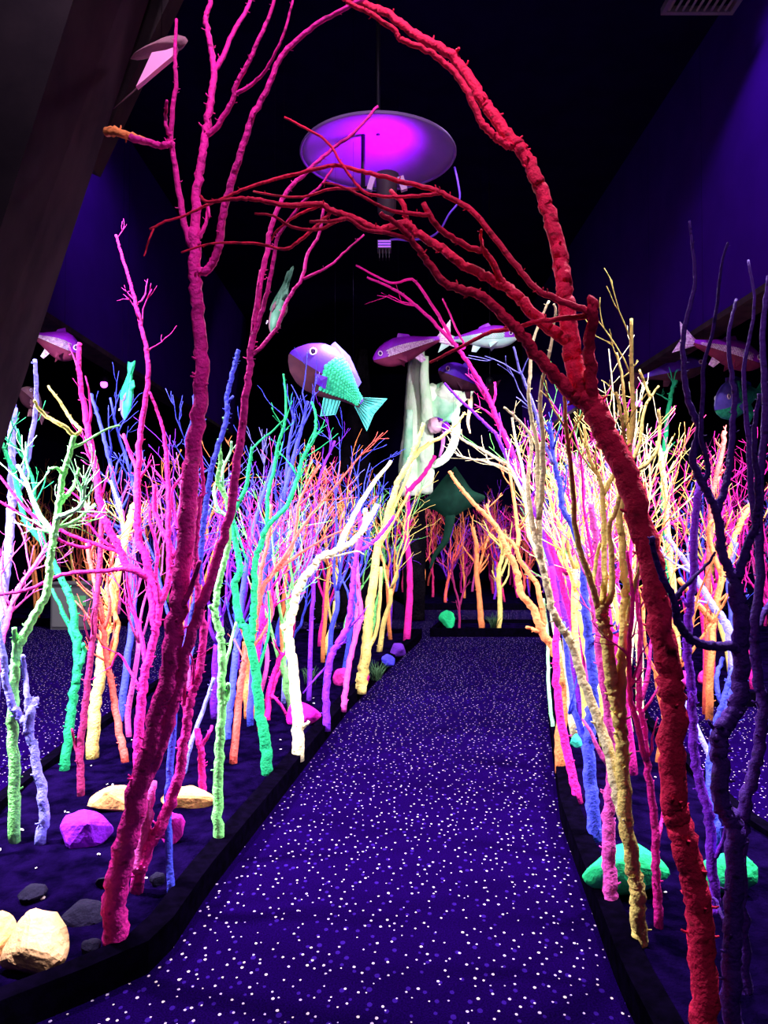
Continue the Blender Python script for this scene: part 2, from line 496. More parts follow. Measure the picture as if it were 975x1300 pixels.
def traced_tree(colour, label, limbs, D=None, group=None, stubs=1.0, twigs=1.0, name='painted_tree', mats=None, zb=ZB, cat='tree'):
    """limbs: (pixel polyline, width at start, width at end, depth drift in metres, [twig count, twig length m])"""
    seed = len(TREES) * 131 + 17
    rnd = random.Random(seed)
    first = limbs[0][0][0]
    if D is None:
        D = ground(*first, zb)
    base = at(*first, D)
    root = empty(name, (base.x, base.y, max(zb - 0.02, 0)), label, cat, group)
    org = root.location.copy()
    TREES.append(root)
    samples = []          # (px, py, depth)
    for n, lm in enumerate(limbs):
        pts, w0, w1, dd = lm[:4]
        tw = lm[4] if len(lm) > 4 else None
        pts = [tuple(map(float, p)) for p in pts]
        if n == 0:
            d0 = D
        else:
            x0, y0 = pts[0]
            q = min(samples, key=lambda s: (s[0]-x0)**2 + (s[1]-y0)**2)
            d0 = q[2]
            dist = math.hypot(q[0]-x0, q[1]-y0)
            if 2.0 < dist < 22:
                pts = [(q[0], q[1])] + pts
        L2 = smooth_line(pts, 8 if pts and w0 > 9 else 5)
        seg = np.concatenate([[0], np.cumsum(np.linalg.norm(np.diff(L2, axis=0), axis=1))])
        s = seg / (seg[-1] + 1e-9)
        ph = rnd.uniform(0, 6.28)
        dep = d0 + dd * s + 0.03 * np.sin(s * 7 + ph) * s
        wid = w0 + (w1 - w0) * s
        line = np.array([tuple(at(x, y, d)) for (x, y), d in zip(L2, dep)])
        if n == 0 and abs(line[0][2] - zb) < 0.25:
            line[0][2] = zb - 0.03
        rad = wid / 2 * dep / F
        amp = np.clip(rad * 0.25, 0, 0.006)
        line[1:] += np.random.RandomState(seed + n).normal(0, 1, (len(line) - 1, 3)) * amp[1:, None] * 0.6
        for (x, y), d in zip(L2, dep):
            samples.append((x, y, d))
        mb = MB()
        sides = 10 if w0 > 14 else (8 if w0 > 7 else 6)
        mb.tube(line, rad, sides, 0.12, seed + n)
        if n == 0:
            ln = seg[-1]
        if stubs:
            add_stubs(mb, line, rad, int(stubs * seg[-1] / 26 + 1), rnd)
        if tw:
            add_twigs(mb, line, rad, int(round(tw[0] * twigs)), tw[1], rnd, 2)
        cm = PAINT[colour] if not mats or n not in mats else PAINT[mats[n]]
        mb.build('trunk' if n == 0 else 'branch', cm, root, org)
    return root

def grown_tree(x, d, height, colour, label, group, rnd, limbs=4, spread=0.35, lean=(0, 0), r0=0.028, twigs=5, sides=6, stub=True, zb=ZB, twl=0.4, split=(0.22, 0.5)):
    root = empty('painted_tree', (x, d, zb - 0.02), label, 'tree', group)
    org = root.location.copy()
    TREES.append(root)
    hs = height * rnd.uniform(*split) + 0.12
    pts = [np.array([x, d, zb - 0.03])]
    k = 5
    ox = oy = 0
    for i in range(1, k + 1):
        ox += rnd.gauss(0, 0.022) + lean[0] * hs / k
        oy += rnd.gauss(0, 0.022) + lean[1] * hs / k
        pts.append(np.array([x + ox, d + oy, zb + hs * i / k]))
    line = smooth_line(pts, 2)
    rad = np.linspace(r0, r0 * 0.72, len(line))
    mb = MB()
    mb.tube(line, rad, sides + 1, 0.15, rnd.randrange(9999))
    if stub: add_stubs(mb, line, rad, 4, rnd)
    mb.build('trunk', PAINT[colour], root, org)
    a0 = rnd.uniform(0, 6.28)
    for n in range(limbs):
        a = a0 + n * 6.283 / limbs + rnd.uniform(-0.4, 0.4)
        i = len(line) - 1 if n < 2 else rnd.randrange(len(line) // 2, len(line))
        p = line[i].copy()
        hh = (zb + height * rnd.uniform(0.72, 1.04)) - p[2]
        sp = spread * rnd.uniform(0.4, 1.15)
        q = [p]
        m = 6
        for j in range(1, m + 1):
            t = j / m
            out = sp * (t ** 0.75)
            q.append(p + np.array([math.cos(a) * out + lean[0] * hh * t + rnd.gauss(0, 0.02), math.sin(a) * out + lean[1] * hh * t + rnd.gauss(0, 0.02), hh * t]))
        ql = smooth_line(q, 2)
        rr = np.linspace(rad[i] * rnd.uniform(0.55, 0.75), 0.0035, len(ql))
        mb = MB()
        mb.tube(ql, rr, sides - 1, 0.12, rnd.randrange(9999))
        if stub: add_stubs(mb, ql, rr, 4, rnd)
        add_twigs(mb, ql, rr, twigs, twl, rnd, 2, 4 if sides > 5 else 3, 0.2, 0.002)
        mb.build('branch', PAINT[colour], root, org)
    return root
def P(s):
    return [tuple(float(q) for q in p.split(',')) for p in s.split()]

# --- big magenta tree, front left, whose boughs reach over the path
traced_tree('magenta', 'tall dark magenta tree rooted front left whose boughs arch over the path', [
    (P('147,1197 147,1130 163,1062 180,987 207,890 222,800 230,735 238,650 247,560 256,480 251,400 247,335 248,290'), 31, 15, 0.10),
    (P('240,308 230,264 222,210 217,169 222,118 223,95 222,68 224,24'), 9, 4, -0.1),
    (P('217,182 206,185 190,181 166,175'), 8, 10, -0.1),
    (P('214,170 210,150 212,128'), 5, 4, -0.05),
    (P('248,300 250,244 256,203 261,169 267,129 272,91 266,51 261,24 267,0 262,-45'), 13, 5, 0.15),
    (P('272,91 283,71 298,37 311,17 318,0 330,-38'), 7, 4, 0.2),
    (P('261,172 277,159 294,129 301,105 315,81 325,57 340,25 356,-25'), 8, 4, -0.2),
    (P('301,118 322,105 342,82 362,38 372,0'), 5, 3, -0.2),
    (P('250,346 264,342 277,315 284,271 294,230 305,196 320,150 340,112 357,72 398,34 440,10 475,-10'), 11, 5, -0.3),
    (P('254,300 262,280 264,262 266,276'), 6, 3, 0.0),
    (P('178,1010 200,955 225,880 240,815 262,750 290,660 305,560 315,480 320,433 330,361 339,320 345,285 364,244 391,217 421,190 452,166 479,135'), 17, 3.5, 0.15),
    (P('318,440 331,400 341,363 349,320 354,298 384,257 408,234 426,209'), 7, 3, -0.12),
    (P('320,452 349,420 359,396 372,369 383,355 391,322 405,298 411,261'), 6, 3.5, 0.2),
    (P('383,355 418,338 440,318 462,298'), 4, 2.5, 0.1),
    (P('232,770 246,735 254,712'), 8, 6, -0.1),
    (P('184,179 165,173 150,168 135,166'), 9, 12, -0.05),  # stub tip: orange light from below is put into its paint
], mats={15: 'orange'})
traced_tree('magenta', 'bright magenta many-stemmed tree behind the dark magenta trunk, twigs sweeping left', [
    (P('177,1026 176,985 175,940 180,885 186,850 196,810 202,775 214,732 214,677 214,638 212,590 208,551 199,520 190,498'), 14, 3.5, 0.15, (3, 0.3)),
    (P('205,765 190,735 162,718 153,699 138,671 129,646 122,598 114,557 107,520 100,468 101,436'), 11, 6, 0.25, (10, 0.3)),
    (P('197,790 188,719 177,686 175,658 174,610 180,540 188,480 185,440 178,410 169,372 157,332 147,298'), 11, 3.5, 0.30, (7, 0.25)),
    (P('176,600 165,575 157,552'), 6, 4, 0.1),
    (P('222,705 210,680 197,648 196,614'), 7, 5, 0.1),
    (P('188,734 160,722 135,725 85,728 60,738 34,749 0,755 -25,756'), 7, 4, -0.25),
    (P('150,700 112,688 78,674 37,650 0,605 -20,590'), 6, 3, -0.2),
    (P('112,695 85,690 55,672 37,660 0,637 -20,630'), 4.5, 3, -0.3),
    (P('230,720 233,700 222,655 218,625 233,600 240,575'), 6, 3, 0.1),
    (P('202,780 196,750 200,700 190,660 192,640'), 6, 3, 0.2, (4, 0.25)),
    (P('180,880 164,850 150,830 140,850'), 4, 2, 0.1, (2, 0.15)),
    (P('186,850 178,800 165,760 160,720'), 6, 3, 0.2, (4, 0.25)),
], D=4.0)
traced_tree('pink', 'light pink stem leaning right, foot against the big magenta trunk', [
    (P('173,1116 190,1072 206,1045 225,990 236,930 242,890 252,855 258,800 250,745 249,690 254,640 258,620 254,568'), 17, 4, 0.15, (2, 0.2)),
    (P('176,1105 186,1040 194,992'), 20, 9, 0.02),
    (P('238,915 233,880 236,850'), 8, 5, 0.0),
    (P('252,640 246,610 244,590'), 4, 3, 0.0),
], D=3.12, mats={0: 'magenta', 2: 'magenta', 3: 'magenta'})
traced_tree('blue', 'slim deep blue sapling behind the leaning pink stem', [
    (P('217,1133 213,1047 217,960 226,870 240,800 251,741 258,668 267,603 277,566 288,529 289,501 299,461 303,444'), 10, 6, 0.5),
    (P('286,520 292,508 296,503'), 4, 3, 0.0),
    (P('225,880 238,850 246,820'), 5, 3, 0.1),
])
traced_tree('lavender', 'thin pale lavender stick leaning behind the magenta stems', [
    (P('232,985 244,940 262,890 272,860'), 7, 5, 0.2)], D=4.6, stubs=0.6)
traced_tree('magenta', 'short forked magenta stump standing behind the long orange rock', [
    (P('257,1012 256,965 254,945 250,925'), 10, 8, 0.0), (P('255,950 263,935 269,922'), 6, 4, 0.0)], stubs=0.8)

# --- red arch tree, front right
traced_tree('crimson', 'thick red tree in the right foreground bending left into an arch', [
    (P('897,1330 895,1297 891,1174 879,1108 862,1043 854,1001 854,903 846,841 834,755 818,681 794,603 774,559 753,518 740,497'), 34, 30, 0.25),
    (P('742,500 730,468 725,438 719,400 716,359 709,315 696,271 682,230 665,196 650,176 625,145 611,125 581,78 564,64 526,44 496,20 469,7 449,0 430,-8'), 25, 8, 0.25),
    (P('738,508 713,488 682,451 658,420 645,408 614,378 591,369 564,359 540,328 523,305 509,288 482,271'), 19, 6, -0.25),
    (P('725,436 696,416 665,385 645,366 618,352 584,333 557,313 530,296 513,284 479,291 452,278 421,267 405,259 364,261 330,254 305,252 264,256 254,249'), 16, 4, -0.1),
    (P('753,520 750,480 748,437 753,400 752,378'), 17, 13, -0.15),
    (P('745,395 713,382 682,369 665,349 645,325 625,298 598,267 570,250 550,240 523,234 482,223 455,217 425,210 381,220 340,230 305,242 288,250 261,261 234,274 210,281 190,291'), 9, 3, 0.3),
    (P('748,401 699,406 672,411 645,418 620,423 590,438 566,450 546,460'), 8, 3.5, 0.3),
    (P('650,186 632,176 614,159 591,112 570,85 537,61 510,51 499,37 469,17 440,2'), 10, 6, -0.1),
    (P('638,357 618,322 608,318 577,305 553,284 538,258'), 9, 7, -0.15),
    (P('516,288 513,261 496,243'), 8, 6, 0.05),
    (P('543,272 523,271 496,267 469,254 449,244 425,234 408,233'), 6, 3, -0.1),
    (P('560,245 537,248 499,250 472,247 455,237 435,210 418,183 394,166 361,149'), 5, 3, 0.1),
    (P('523,305 495,296 462,291 438,277 405,291 371,288 347,274 323,271'), 6, 3, -0.1),
    (P('438,278 421,281 393,281'), 5, 4, -0.1),
    (P('418,271 405,284 381,305 361,316 330,310 305,308 264,310 230,321'), 5, 2.5, 0.1),
    (P('195,290 189,305 183,325'), 2.5, 2, 0.0),
    (P('581,80 579,68 582,62'), 7, 4, 0.0),
    (P('404,262 380,272 352,292 345,305'), 4, 2.5, 0.1),
    (P('455,240 420,240 385,250 350,248 322,243'), 4, 2.5, 0.2),
    (P('612,310 610,300 611,292'), 5, 4, 0.0),
], stubs=0.9)

# --- yellow clump, right of the path
traced_tree('yellow', 'tall many-stemmed yellow tree in front of the green boulder', [
    (P('812,1198 810,1160 807,1120 797,1059 792,985 788,930 782,895 776,862 768,800 765,783 762,772'), 20, 15, 0.1),
    (P('788,925 788,903 790,841 792,780 794,746 790,691 787,645 795,600 800,560 804,530 802,480 801,405'), 14, 4, 0.15, (5, 0.3)),
    (P('799,560 794,520 790,480 783,448'), 5, 3, 0.1, (2, 0.15)),
    (P('796,585 788,524 782,498'), 5, 3, -0.1, (2, 0.15)),
    (P('797,1050 784,1010 772,952 747,883 727,821 714,798 701,774 693,737 686,709 677,669 671,626 671,600 675,565 673,552 658,533 640,517'), 16, 3, 0.5),
    (P('686,709 684,660 682,611 682,565 675,528 671,500 673,472 675,441 684,411 697,382'), 8, 3, 0.2),
    (P('684,660 689,611 689,546 685,518 690,476 697,454 705,398 703,386'), 8, 3, -0.2),
    (P('760,772 751,742 740,709 730,663 727,617 722,570 719,546 717,505 723,481 725,468'), 9, 4, -0.1, (2, 0.2)),
    (P('764,772 767,746 767,672 765,628 760,605 748,580 741,540'), 9, 4, 0.2, (3, 0.22)),
    (P('765,628 777,606 782,590 776,560 770,535'), 7, 4, 0.1, (2, 0.2)),
    (P('767,772 777,752 777,709 773,669 782,648 790,620'), 9, 5, 0.0),
    (P('795,790 802,760 809,730 814,706'), 6, 4, -0.1),
    (P('752,745 757,710 762,690'), 6, 4, 0.1),
    (P('800,590 812,560 818,520 826,505 836,490'), 6, 3, 0.25),
    (P('826,505 818,485 812,470'), 4, 3, 0.1),
    (P('803,600 830,580 838,545 836,520'), 6, 4, 0.3),
], mats={4: 'cream', 5: 'cream', 6: 'cream'})
traced_tree('pink', 'hot pink cut post in front of the green boulder, left of the yellow foot', [
    (P('776,1147 774,1100 772,1043 777,990 775,930 766,860 760,800 762,740 757,690 750,640'), 18, 7, 0.35, (5, 0.3)),
    (P('762,760 770,720 768,690 774,660'), 7, 4, 0.2, (4, 0.25)),
    (P('761,790 748,745 744,705'), 6, 4, 0.2, (4, 0.25))])
traced_tree('magenta', 'slender wine-magenta tree between the yellow and red trunks, forked low', [
    (P('836,1172 833,1108 831,1047 821,965 817,924 812,895 811,862 813,805 808,750 812,700'), 12, 5, 0.2, (4, 0.25)),
    (P('821,965 805,905 799,883 799,821 803,760 796,700'), 9, 4, -0.2, (4, 0.25)),
    (P('812,890 821,862 826,821 830,790'), 7, 3, 0.2, (3, 0.2)),
    (P('833,1075 839,1050 842,1030'), 5, 4, 0.1)])
traced_tree('blue', 'stout deep blue tree leaning left beside the pink cut post', [
    (P('756,1065 751,1010 747,956 750,915 753,880 748,811 743,765 740,718 729,672 714,645 711,617 703,585 700,555 697,537'), 18, 5, 0.2, (4, 0.3)),
    (P('747,950 739,932 727,891 719,821 715,790'), 9, 6, 0.2),
    (P('722,905 728,880 735,850'), 3, 2, 0),
    (P('703,589 690,560 682,530 672,500 660,470 652,440'), 6, 2.5, 0.1, (4, 0.25))], mats={3: 'lavender'})
traced_tree('magenta', 'thin crimson-magenta pole leaning at the right edge of the path', [
    (P('735,1015 719,952 708,883 706,821 708,780 700,720'), 12, 7, 0.25)])
traced_tree('orange', 'orange tree at the path edge sweeping low to the left', [
    (P('712,975 713,900 711,860 704,825 688,803 677,774 661,752 656,725 645,700 631,670 610,648 592,628 580,613 570,598'), 15, 4, 0.3),
    (P('688,803 680,800 669,796'), 6, 4, 0.0),
    (P('690,790 682,745 678,736 660,711 654,693 634,676'), 8, 5, 0.3),
    (P('656,696 658,678 652,631 647,600'), 6, 3, 0.3, (4, 0.2)),
    (P('631,672 622,655 618,640'), 4, 2, 0.2, (3, 0.15))])
traced_tree('mint', 'thin white-green pole at the left edge of the right bed', [
    (P('702,925 697,880 696,840 695,800 690,760'), 5, 4, 0.2)], stubs=0.5)
traced_tree('magenta', 'long magenta tree leaning far left toward the hanging fish', [
    (P('748,905 725,790 700,700 686,663 677,645 664,608 654,584 642,556 630,530 618,500 600,470 582,444 570,430 537,396 503,369 466,352'), 13, 3, -0.3, (5, 0.3)),
    (P('575,434 564,413 543,379 523,355 496,359 452,337'), 5, 2.5, 0.1),
    (P('590,440 580,420 570,396 562,379'), 3, 2, 0.1),
    (P('625,515 629,500 628,485'), 4, 3, 0.0)])
traced_tree('violet', 'violet tree leaning left alongside the long magenta tree', [
    (P('742,920 718,790 695,700 680,650 650,592 642,578 630,552 616,538 598,520 582,506 564,486'), 10, 3, -0.2, (6, 0.3))])
traced_tree('cream', 'pale cream tree with thin twigs spreading left above the far path', [
    (P('730,935 705,800 690,720 676,660 650,598 636,586 610,570 590,560 575,548'), 10, 3, 0.2, (6, 0.25)),
    (P('650,598 625,588 600,583 580,578'), 4, 2, 0.2, (4, 0.2)),
    (P('690,720 672,680 668,640 664,600 655,560 650,530'), 6, 3, -0.1, (5, 0.25))])

# --- dark indigo trees at the right border
traced_tree('indigo', 'dark indigo tree close by the right border with a hooked side limb', [
    (P('931,1320 929,1240 930,1190 932,1129 933,1060 926,1035 915,1015 913,957 913,934 925,915 938,892 941,840 938,780 936,742'), 24, 20, 0.1),
    (P('934,742 928,726 916,700 912,660 903,635 896,620 889,608 880,584 886,540 874,510 868,460 868,420 882,359 878,305 875,281'), 13, 3, 0.1),
    (P('892,614 899,596 890,552 892,510 894,460 906,416 916,338 924,308'), 7, 3, -0.1),
    (P('913,645 924,600 930,550 932,500 925,430 935,380'), 10, 4, 0.2),
    (P('938,730 950,690 960,664 962,620 957,560 964,500'), 12, 5, -0.1),
    (P('936,824 928,820 900,820 876,810 861,790 855,760 840,730 830,700 828,682'), 13, 7, -0.25),
    (P('857,758 876,738 900,714 908,700'), 7, 3, 0.1),
    (P('914,935 906,925 899,914'), 6, 4, 0.0),
    (P('930,1190 915,1160 906,1140 885,1150'), 6, 3, 0.1)], stubs=0.6)
traced_tree('indigo', 'dark indigo tree cut off by the right edge of the photo', [
    (P('948,1320 940,1150 941,1060 948,1015 960,966 968,899 962,860 958,800 965,720 964,620 972,520 968,430 976,350'), 20, 6, 0.2),
    (P('960,800 975,770 990,750'), 8, 6, 0.1),
    (P('965,700 955,640 950,560 945,470 958,390 950,330'), 9, 3, 0.1)], D=2.45, stubs=0.6)
traced_tree('violet', 'bright violet pole standing between the red and indigo trunks', [
    (P('908,1152 906,1128 900,1043 890,995 881,957 879,899 876,860 872,820 876,772 880,740 882,670 888,612'), 14, 9, 0.15),
    (P('905,1090 916,1075 924,1045'), 6, 7, -0.1),
    (P('876,772 870,765 866,758'), 6, 5, 0)], stubs=0.8)
traced_tree('lavender', 'lavender stick leaning left behind the violet pole', [
    (P('906,980 896,950 880,915 864,880'), 8, 6, 0.3)], D=4.2, stubs=0.5)
traced_tree('blue', 'deep blue sapling at the foot of the violet pole', [
    (P('912,1060 903,1020 900,980 906,930 918,890 930,850'), 10, 6, 0.3, (3, 0.2))], D=3.5)
traced_tree('blue', 'blue forked tree in front of the right hand walkway', [
    (P('922,925 925,880 930,850 932,800 925,740 935,690'), 13, 5, 0.4, (5, 0.3)),
    (P('927,870 915,890 910,860 918,835'), 8, 5, 0.2)], D=5.6)
traced_tree('lavender', 'pale lavender tree leaning left behind the hooked indigo limb', [
    (P('932,850 925,800 905,770 885,735 860,700 845,680'), 13, 6, 0.4, (4, 0.3))], D=5.4)

# --- left bed, from the border inwards
traced_tree('lime', 'pale lime-green tree at the left border with dark-pitted trunk', [
    (P('19,1066 18,985 16,924 18,862 22,826 40,788 58,754 62,732 66,695 74,649 79,609 89,575 94,553'), 15, 7, 0.2),
    (P('72,657 100,645 107,623 107,605'), 7, 4, -0.1, (7, 0.28)),
    (P('76,640 92,620 97,607 100,594'), 6, 4, 0.15),
    (P('80,602 72,594 61,596'), 5, 3, -0.1),
    (P('94,553 79,540 66,533 50,520 44,508'), 6, 4, -0.1),
    (P('94,553 102,546 89,531 76,510 61,490'), 5, 3, 0.1),
    (P('70,680 48,650 35,615 22,590'), 8, 4, 0.2, (8, 0.3)),
    (P('72,670 95,662 120,640'), 6, 3, 0.2, (7, 0.28)),
    (P('90,570 110,560 135,545 152,540'), 4, 2.5, 0.15),
    (P('20,838 19,812 18,796'), 9, 6, 0)], mats={4: 'yellow', 5: 'yellow', 6: 'mint', 1: 'mint'})
traced_tree('lavender', 'lavender forked trunk beside the lime-green trunk at the left border', [
    (P('51,1068 57,1026 46,968 36,926 20,904 8,870 4,830 -6,780'), 14, 7, 0.1),
    (P('37,930 40,900 47,888'), 14, 10, 0.0),
    (P('36,905 34,880 31,850 29,832'), 8, 5, 0.05)], mats={0: 'lavender'})
traced_tree('pink', 'pink sapling at the left border leaning right', [
    (P('-14,905 0,820 12,780 22,750 31,736 48,712 60,690'), 12, 4, 0.3, (11, 0.35)), (P('10,785 0,740 4,700'), 6, 3, 0.2, (9, 0.35))], D=4.6)
traced_tree('lavender', 'tall lavender-blue tree rising along the left border to a pale tip', [
    (P('-10,930 -4,820 6,741 11,695 15,631 15,575 17,529 16,512'), 14, 9, 0.2),
    (P('15,640 28,612 33,594 39,557 46,518 46,483 44,456'), 8, 5, -0.1)], D=4.9)
traced_tree('green', 'dark green tree left of the yellow stump, its crown leaning to the border', [
    (P('81,977 88,930 94,880 98,856 98,820 94,780 88,756 81,741 62,705 52,686 37,668 28,649 18,600 10,582 2,562'), 13, 5, 0.3, (3, 0.25)),
    (P('98,818 86,790 74,764 66,748'), 7, 4, 0.1),
    (P('99,850 106,832 106,818'), 8, 5, 0.0),
    (P('60,700 45,650 42,612 30,580 22,545'), 6, 3, 0.1, (8, 0.3))])
traced_tree('maroon', 'dark maroon pole standing left of the yellow stump', [
    (P('103,1008 102,950 108,900 116,830 120,790 124,750 128,690 131,640'), 10, 6, 0.3, (4, 0.25)),
    (P('100,965 95,945 91,925'), 5, 3, 0.0)])
traced_tree('yellow', 'straight yellow trunk with cut foot beside the maroon pole', [
    (P('117,958 120,900 128,850 131,820 134,790 150,720 165,660 172,640'), 16, 9, 0.5, (4, 0.25)),
    (P('131,815 140,800 143,792'), 6, 4, 0.0),
    (P('150,720 158,680 150,640 140,610'), 7, 3, 0.2, (4, 0.25))])
traced_tree('orange', 'orange-red forked trunk right of the straight yellow trunk', [
    (P('159,964 150,920 141,866 136,840 131,800 128,770 118,730 110,690'), 10, 5, 0.3, (11, 0.35)),
    (P('140,840 150,796 146,776 148,750 142,715 150,680'), 7, 4, 0.2, (11, 0.35)),
    (P('132,800 140,770 136,740 145,700'), 5, 3, -0.1, (6, 0.25))], mats={0: 'coral', 2: 'coral'})
traced_tree('lime', 'pale lime-green tree with dark pits beside the path, left', [
    (P('278,1068 277,985 281,924 282,862 281,813 274,784 274,765 277,741 284,719 290,686 289,640 277,612 280,585 278,557'), 14, 5, 0.15),
    (P('276,786 270,775 266,768'), 6, 5, 0.0),
    (P('283,900 290,880 290,868'), 6, 5, 0.0),
    (P('284,850 292,820 300,790'), 5, 3, 0.2),
    (P('289,655 276,645 272,620 280,605'), 5, 3, 0.1, (3, 0.12)),
    (P('278,560 286,545 283,530'), 4, 2, 0.0),
    (P('288,640 282,600 292,575 294,560'), 4, 3, 0.1, (2, 0.1))], mats={0: 'lime', 4: 'mint', 6: 'mint'})
traced_tree('green', 'green tree with smooth teal foot nearest the path, left', [
    (P('339,982 336,940 330,903 324,850 314,805 304,785 298,741 305,723 298,686 296,653 311,623 316,594 320,568'), 15, 4, 0.2),
    (P('318,815 321,788 323,751 324,714 333,686 340,668 364,642 377,609 383,585 398,557 401,529 396,510'), 10, 3, 0.3, (5, 0.25)),
    (P('340,668 340,631 348,594 353,566 361,538 363,510 360,475'), 6, 2.5, 0.2, (4, 0.25)),
    (P('328,850 340,810 342,780 340,750'), 4, 3, 0.2),
    (P('318,572 333,557 345,548 360,533'), 3, 2, 0.1),
    (P('296,660 306,690 314,715'), 4, 2, -0.1)], mats={1: 'teal', 2: 'teal', 0: 'teal'})
traced_tree('coral', 'coral-red tree fanning thin twigs right, behind the smooth teal foot', [
    (P('296,966 302,900 308,852 314,825 324,800 329,741 333,716 340,686 344,640'), 10, 4, 0.3, (4, 0.25)),
    (P('326,780 335,745 350,723 370,697 377,658 379,640 394,609 407,590'), 7, 2.5, 0.3, (7, 0.3)),
    (P('340,735 365,700 390,660 415,630 440,600 460,575'), 5, 2, 0.2, (6, 0.3)),
    (P('350,725 385,700 420,680 450,668'), 5, 2, 0.4, (7, 0.3)),
    (P('312,830 330,810 345,780 342,750'), 5, 3, 0.1)])
traced_tree('orange', 'short orange cut post behind the smooth teal foot', [
    (P('317,909 315,863 313,815'), 14, 11, 0.05)], stubs=0.4)
traced_tree('lavender', 'blue post behind the coral-red foot', [
    (P('288,935 294,880 300,820 306,770 316,700 330,640 350,580'), 10, 4, 0.5, (7, 0.35))], mats={0: 'blue'})
traced_tree('cream', 'cream-yellow tree with stubby cut knot, sweeping right over the bed', [
    (P('378,960 378,917 374,871 369,825 366,800 372,775 376,755 384,738 396,722 407,708 432,697 452,684 466,664 479,640'), 16, 6, 0.3),
    (P('367,805 362,798 358,795'), 9, 7, 0.0),
    (P('379,930 386,922 392,916'), 6, 4, 0.0),
    (P('430,697 449,654 472,617 496,586'), 8, 4, 0.3),
    (P('457,680 464,662 464,647'), 7, 6, 0.0),
    (P('400,712 430,705 452,700 462,704'), 3, 2, 0.2)], stubs=0.5)
traced_tree('yellow', 'leaning yellow tree by the path reaching up to the pale glowing sculpture', [
    (P('458,876 461,850 465,826 468,780 474,740 478,700 488,670 496,640 506,610 520,586 528,566 538,538'), 15, 5, 0.3),
    (P('520,586 540,566 558,556 578,540 590,524'), 7, 3, 0.2, (4, 0.15)),
    (P('466,828 478,800 482,760 484,720'), 5, 4, -0.1),
    (P('490,668 502,640 515,610 522,590'), 6, 4, 0.15),
    (P('484,690 500,660 520,625'), 5, 3, 0.2, (3, 0.2))], stubs=0.8)
traced_tree('pink', 'pink forked post beside the deep violet post', [
    (P('436,899 439,875 444,839 451,809 459,781 455,750 452,700 460,660'), 8, 4, 0.3, (4, 0.25)), (P('446,835 452,795 455,770'), 6, 4, 0.1)])
traced_tree('violet', 'deep violet post by the path, branching right', [
    (P('415,923 414,875 418,842 429,817 442,793 446,760 448,740 452,710 458,686 455,640'), 10, 5, 0.3, (3, 0.25)),
    (P('455,700 466,694 480,682 492,668 500,655'), 6, 4, 0.1),
    (P('420,840 400,862 385,880'), 3, 2, 0.0)])
traced_tree('magenta', 'bright magenta straight tree at the far left end of the path', [
    (P('516,813 520,760 520,720 516,680 518,650 518,626 530,612 540,600 552,578'), 9, 5, 0.4, (3, 0.4))])
traced_tree('magenta', 'low magenta bush behind the magenta rock', [
    (P('339,930 342,880 350,850 358,828'), 9, 6, 0.1, (3, 0.2)), (P('343,880 360,900 374,935'), 4, 3, -0.1), (P('344,885 352,860 362,845'), 6, 5, 0.1)], D=5.9)
traced_tree('violet', 'thin violet tree with many rising twigs behind the cream-yellow tree', [
    (P('392,890 395,800 398,740 394,690 400,640 408,600 425,560'), 7, 3, 0.4, (9, 0.4))], D=6.6)
traced_tree('blue', 'deep blue tree behind the teal crown, rising toward the big fish', [
    (P('318,920 322,830 330,750 345,690 358,640 370,590 382,545 390,510'), 9, 4, 0.3, (12, 0.4)),
    (P('335,730 350,670 362,620 366,570 374,525'), 6, 3, 0.3, (9, 0.35))], D=5.8)
traced_tree('blue', 'deep blue tree with wiry crown behind the magenta stems, left', [
    (P('150,935 160,850 170,760 160,690 150,640 140,590 128,540 115,500'), 10, 4, 0.3, (14, 0.4)),
    (P('165,730 175,660 165,600 150,550 140,505'), 6, 3, 0.3, (10, 0.35))], D=5.9)

traced_tree('green', 'tall dark green stem behind the yellow twigs, right', [
    (P('850,842 846,700 842,600 846,540 852,500 858,484'), 10, 5, 0.3, (4, 0.3))], D=8.0)
traced_tree('coral', 'coral pole with cut tip behind the indigo limbs', [
    (P('896,905 898,760 903,640 910,605 917,575 920,548'), 9, 6, 0.2, (3, 0.2)), (P('905,625 913,606 918,596'), 5, 4, 0.0)], D=6.2)
traced_tree('orange', 'orange tree with stubby cut boughs between violet pole and indigo trunk', [
    (P('900,905 905,800 915,740 930,690 942,660 955,640'), 10, 7, 0.2, (3, 0.2)), (P('918,735 905,700 900,670 912,655'), 7, 5, 0.0), (P('905,790 880,760 862,735'), 8, 6, -0.1)], D=6.0)
traced_tree('yellow', 'yellow-green stem right of the red trunk', [
    (P('862,905 858,800 852,720 846,650 842,600 835,560'), 11, 6, 0.2, (5, 0.3))], D=6.1)

# --- island and far end
traced_tree('orange', 'orange pole on the small island at the end of the path', [
    (P('612,799 609,765 605,724 605,693 600,670'), 8, 5, 0.2, (7, 0.5)), (P('606,730 614,700 620,680'), 4, 3, 0.2, (5, 0.4))], D=11.6)
traced_tree('yellow', 'yellow pole on the small island beside the orange pole', [
    (P('633,801 635,765 633,728 638,703 634,680'), 7, 5, 0.2, (7, 0.5)), (P('634,735 644,710 650,690'), 4, 3, 0.2, (5, 0.4))], D=11.5)
traced_tree('maroon', 'thin forked maroon sapling right of the green island rock', [
    (P('583,807 583,771 576,740 572,710'), 3.5, 2, 0.1, (6, 0.4)), (P('583,772 590,744 593,720'), 3, 2, 0.1, (6, 0.4))], D=11.4)

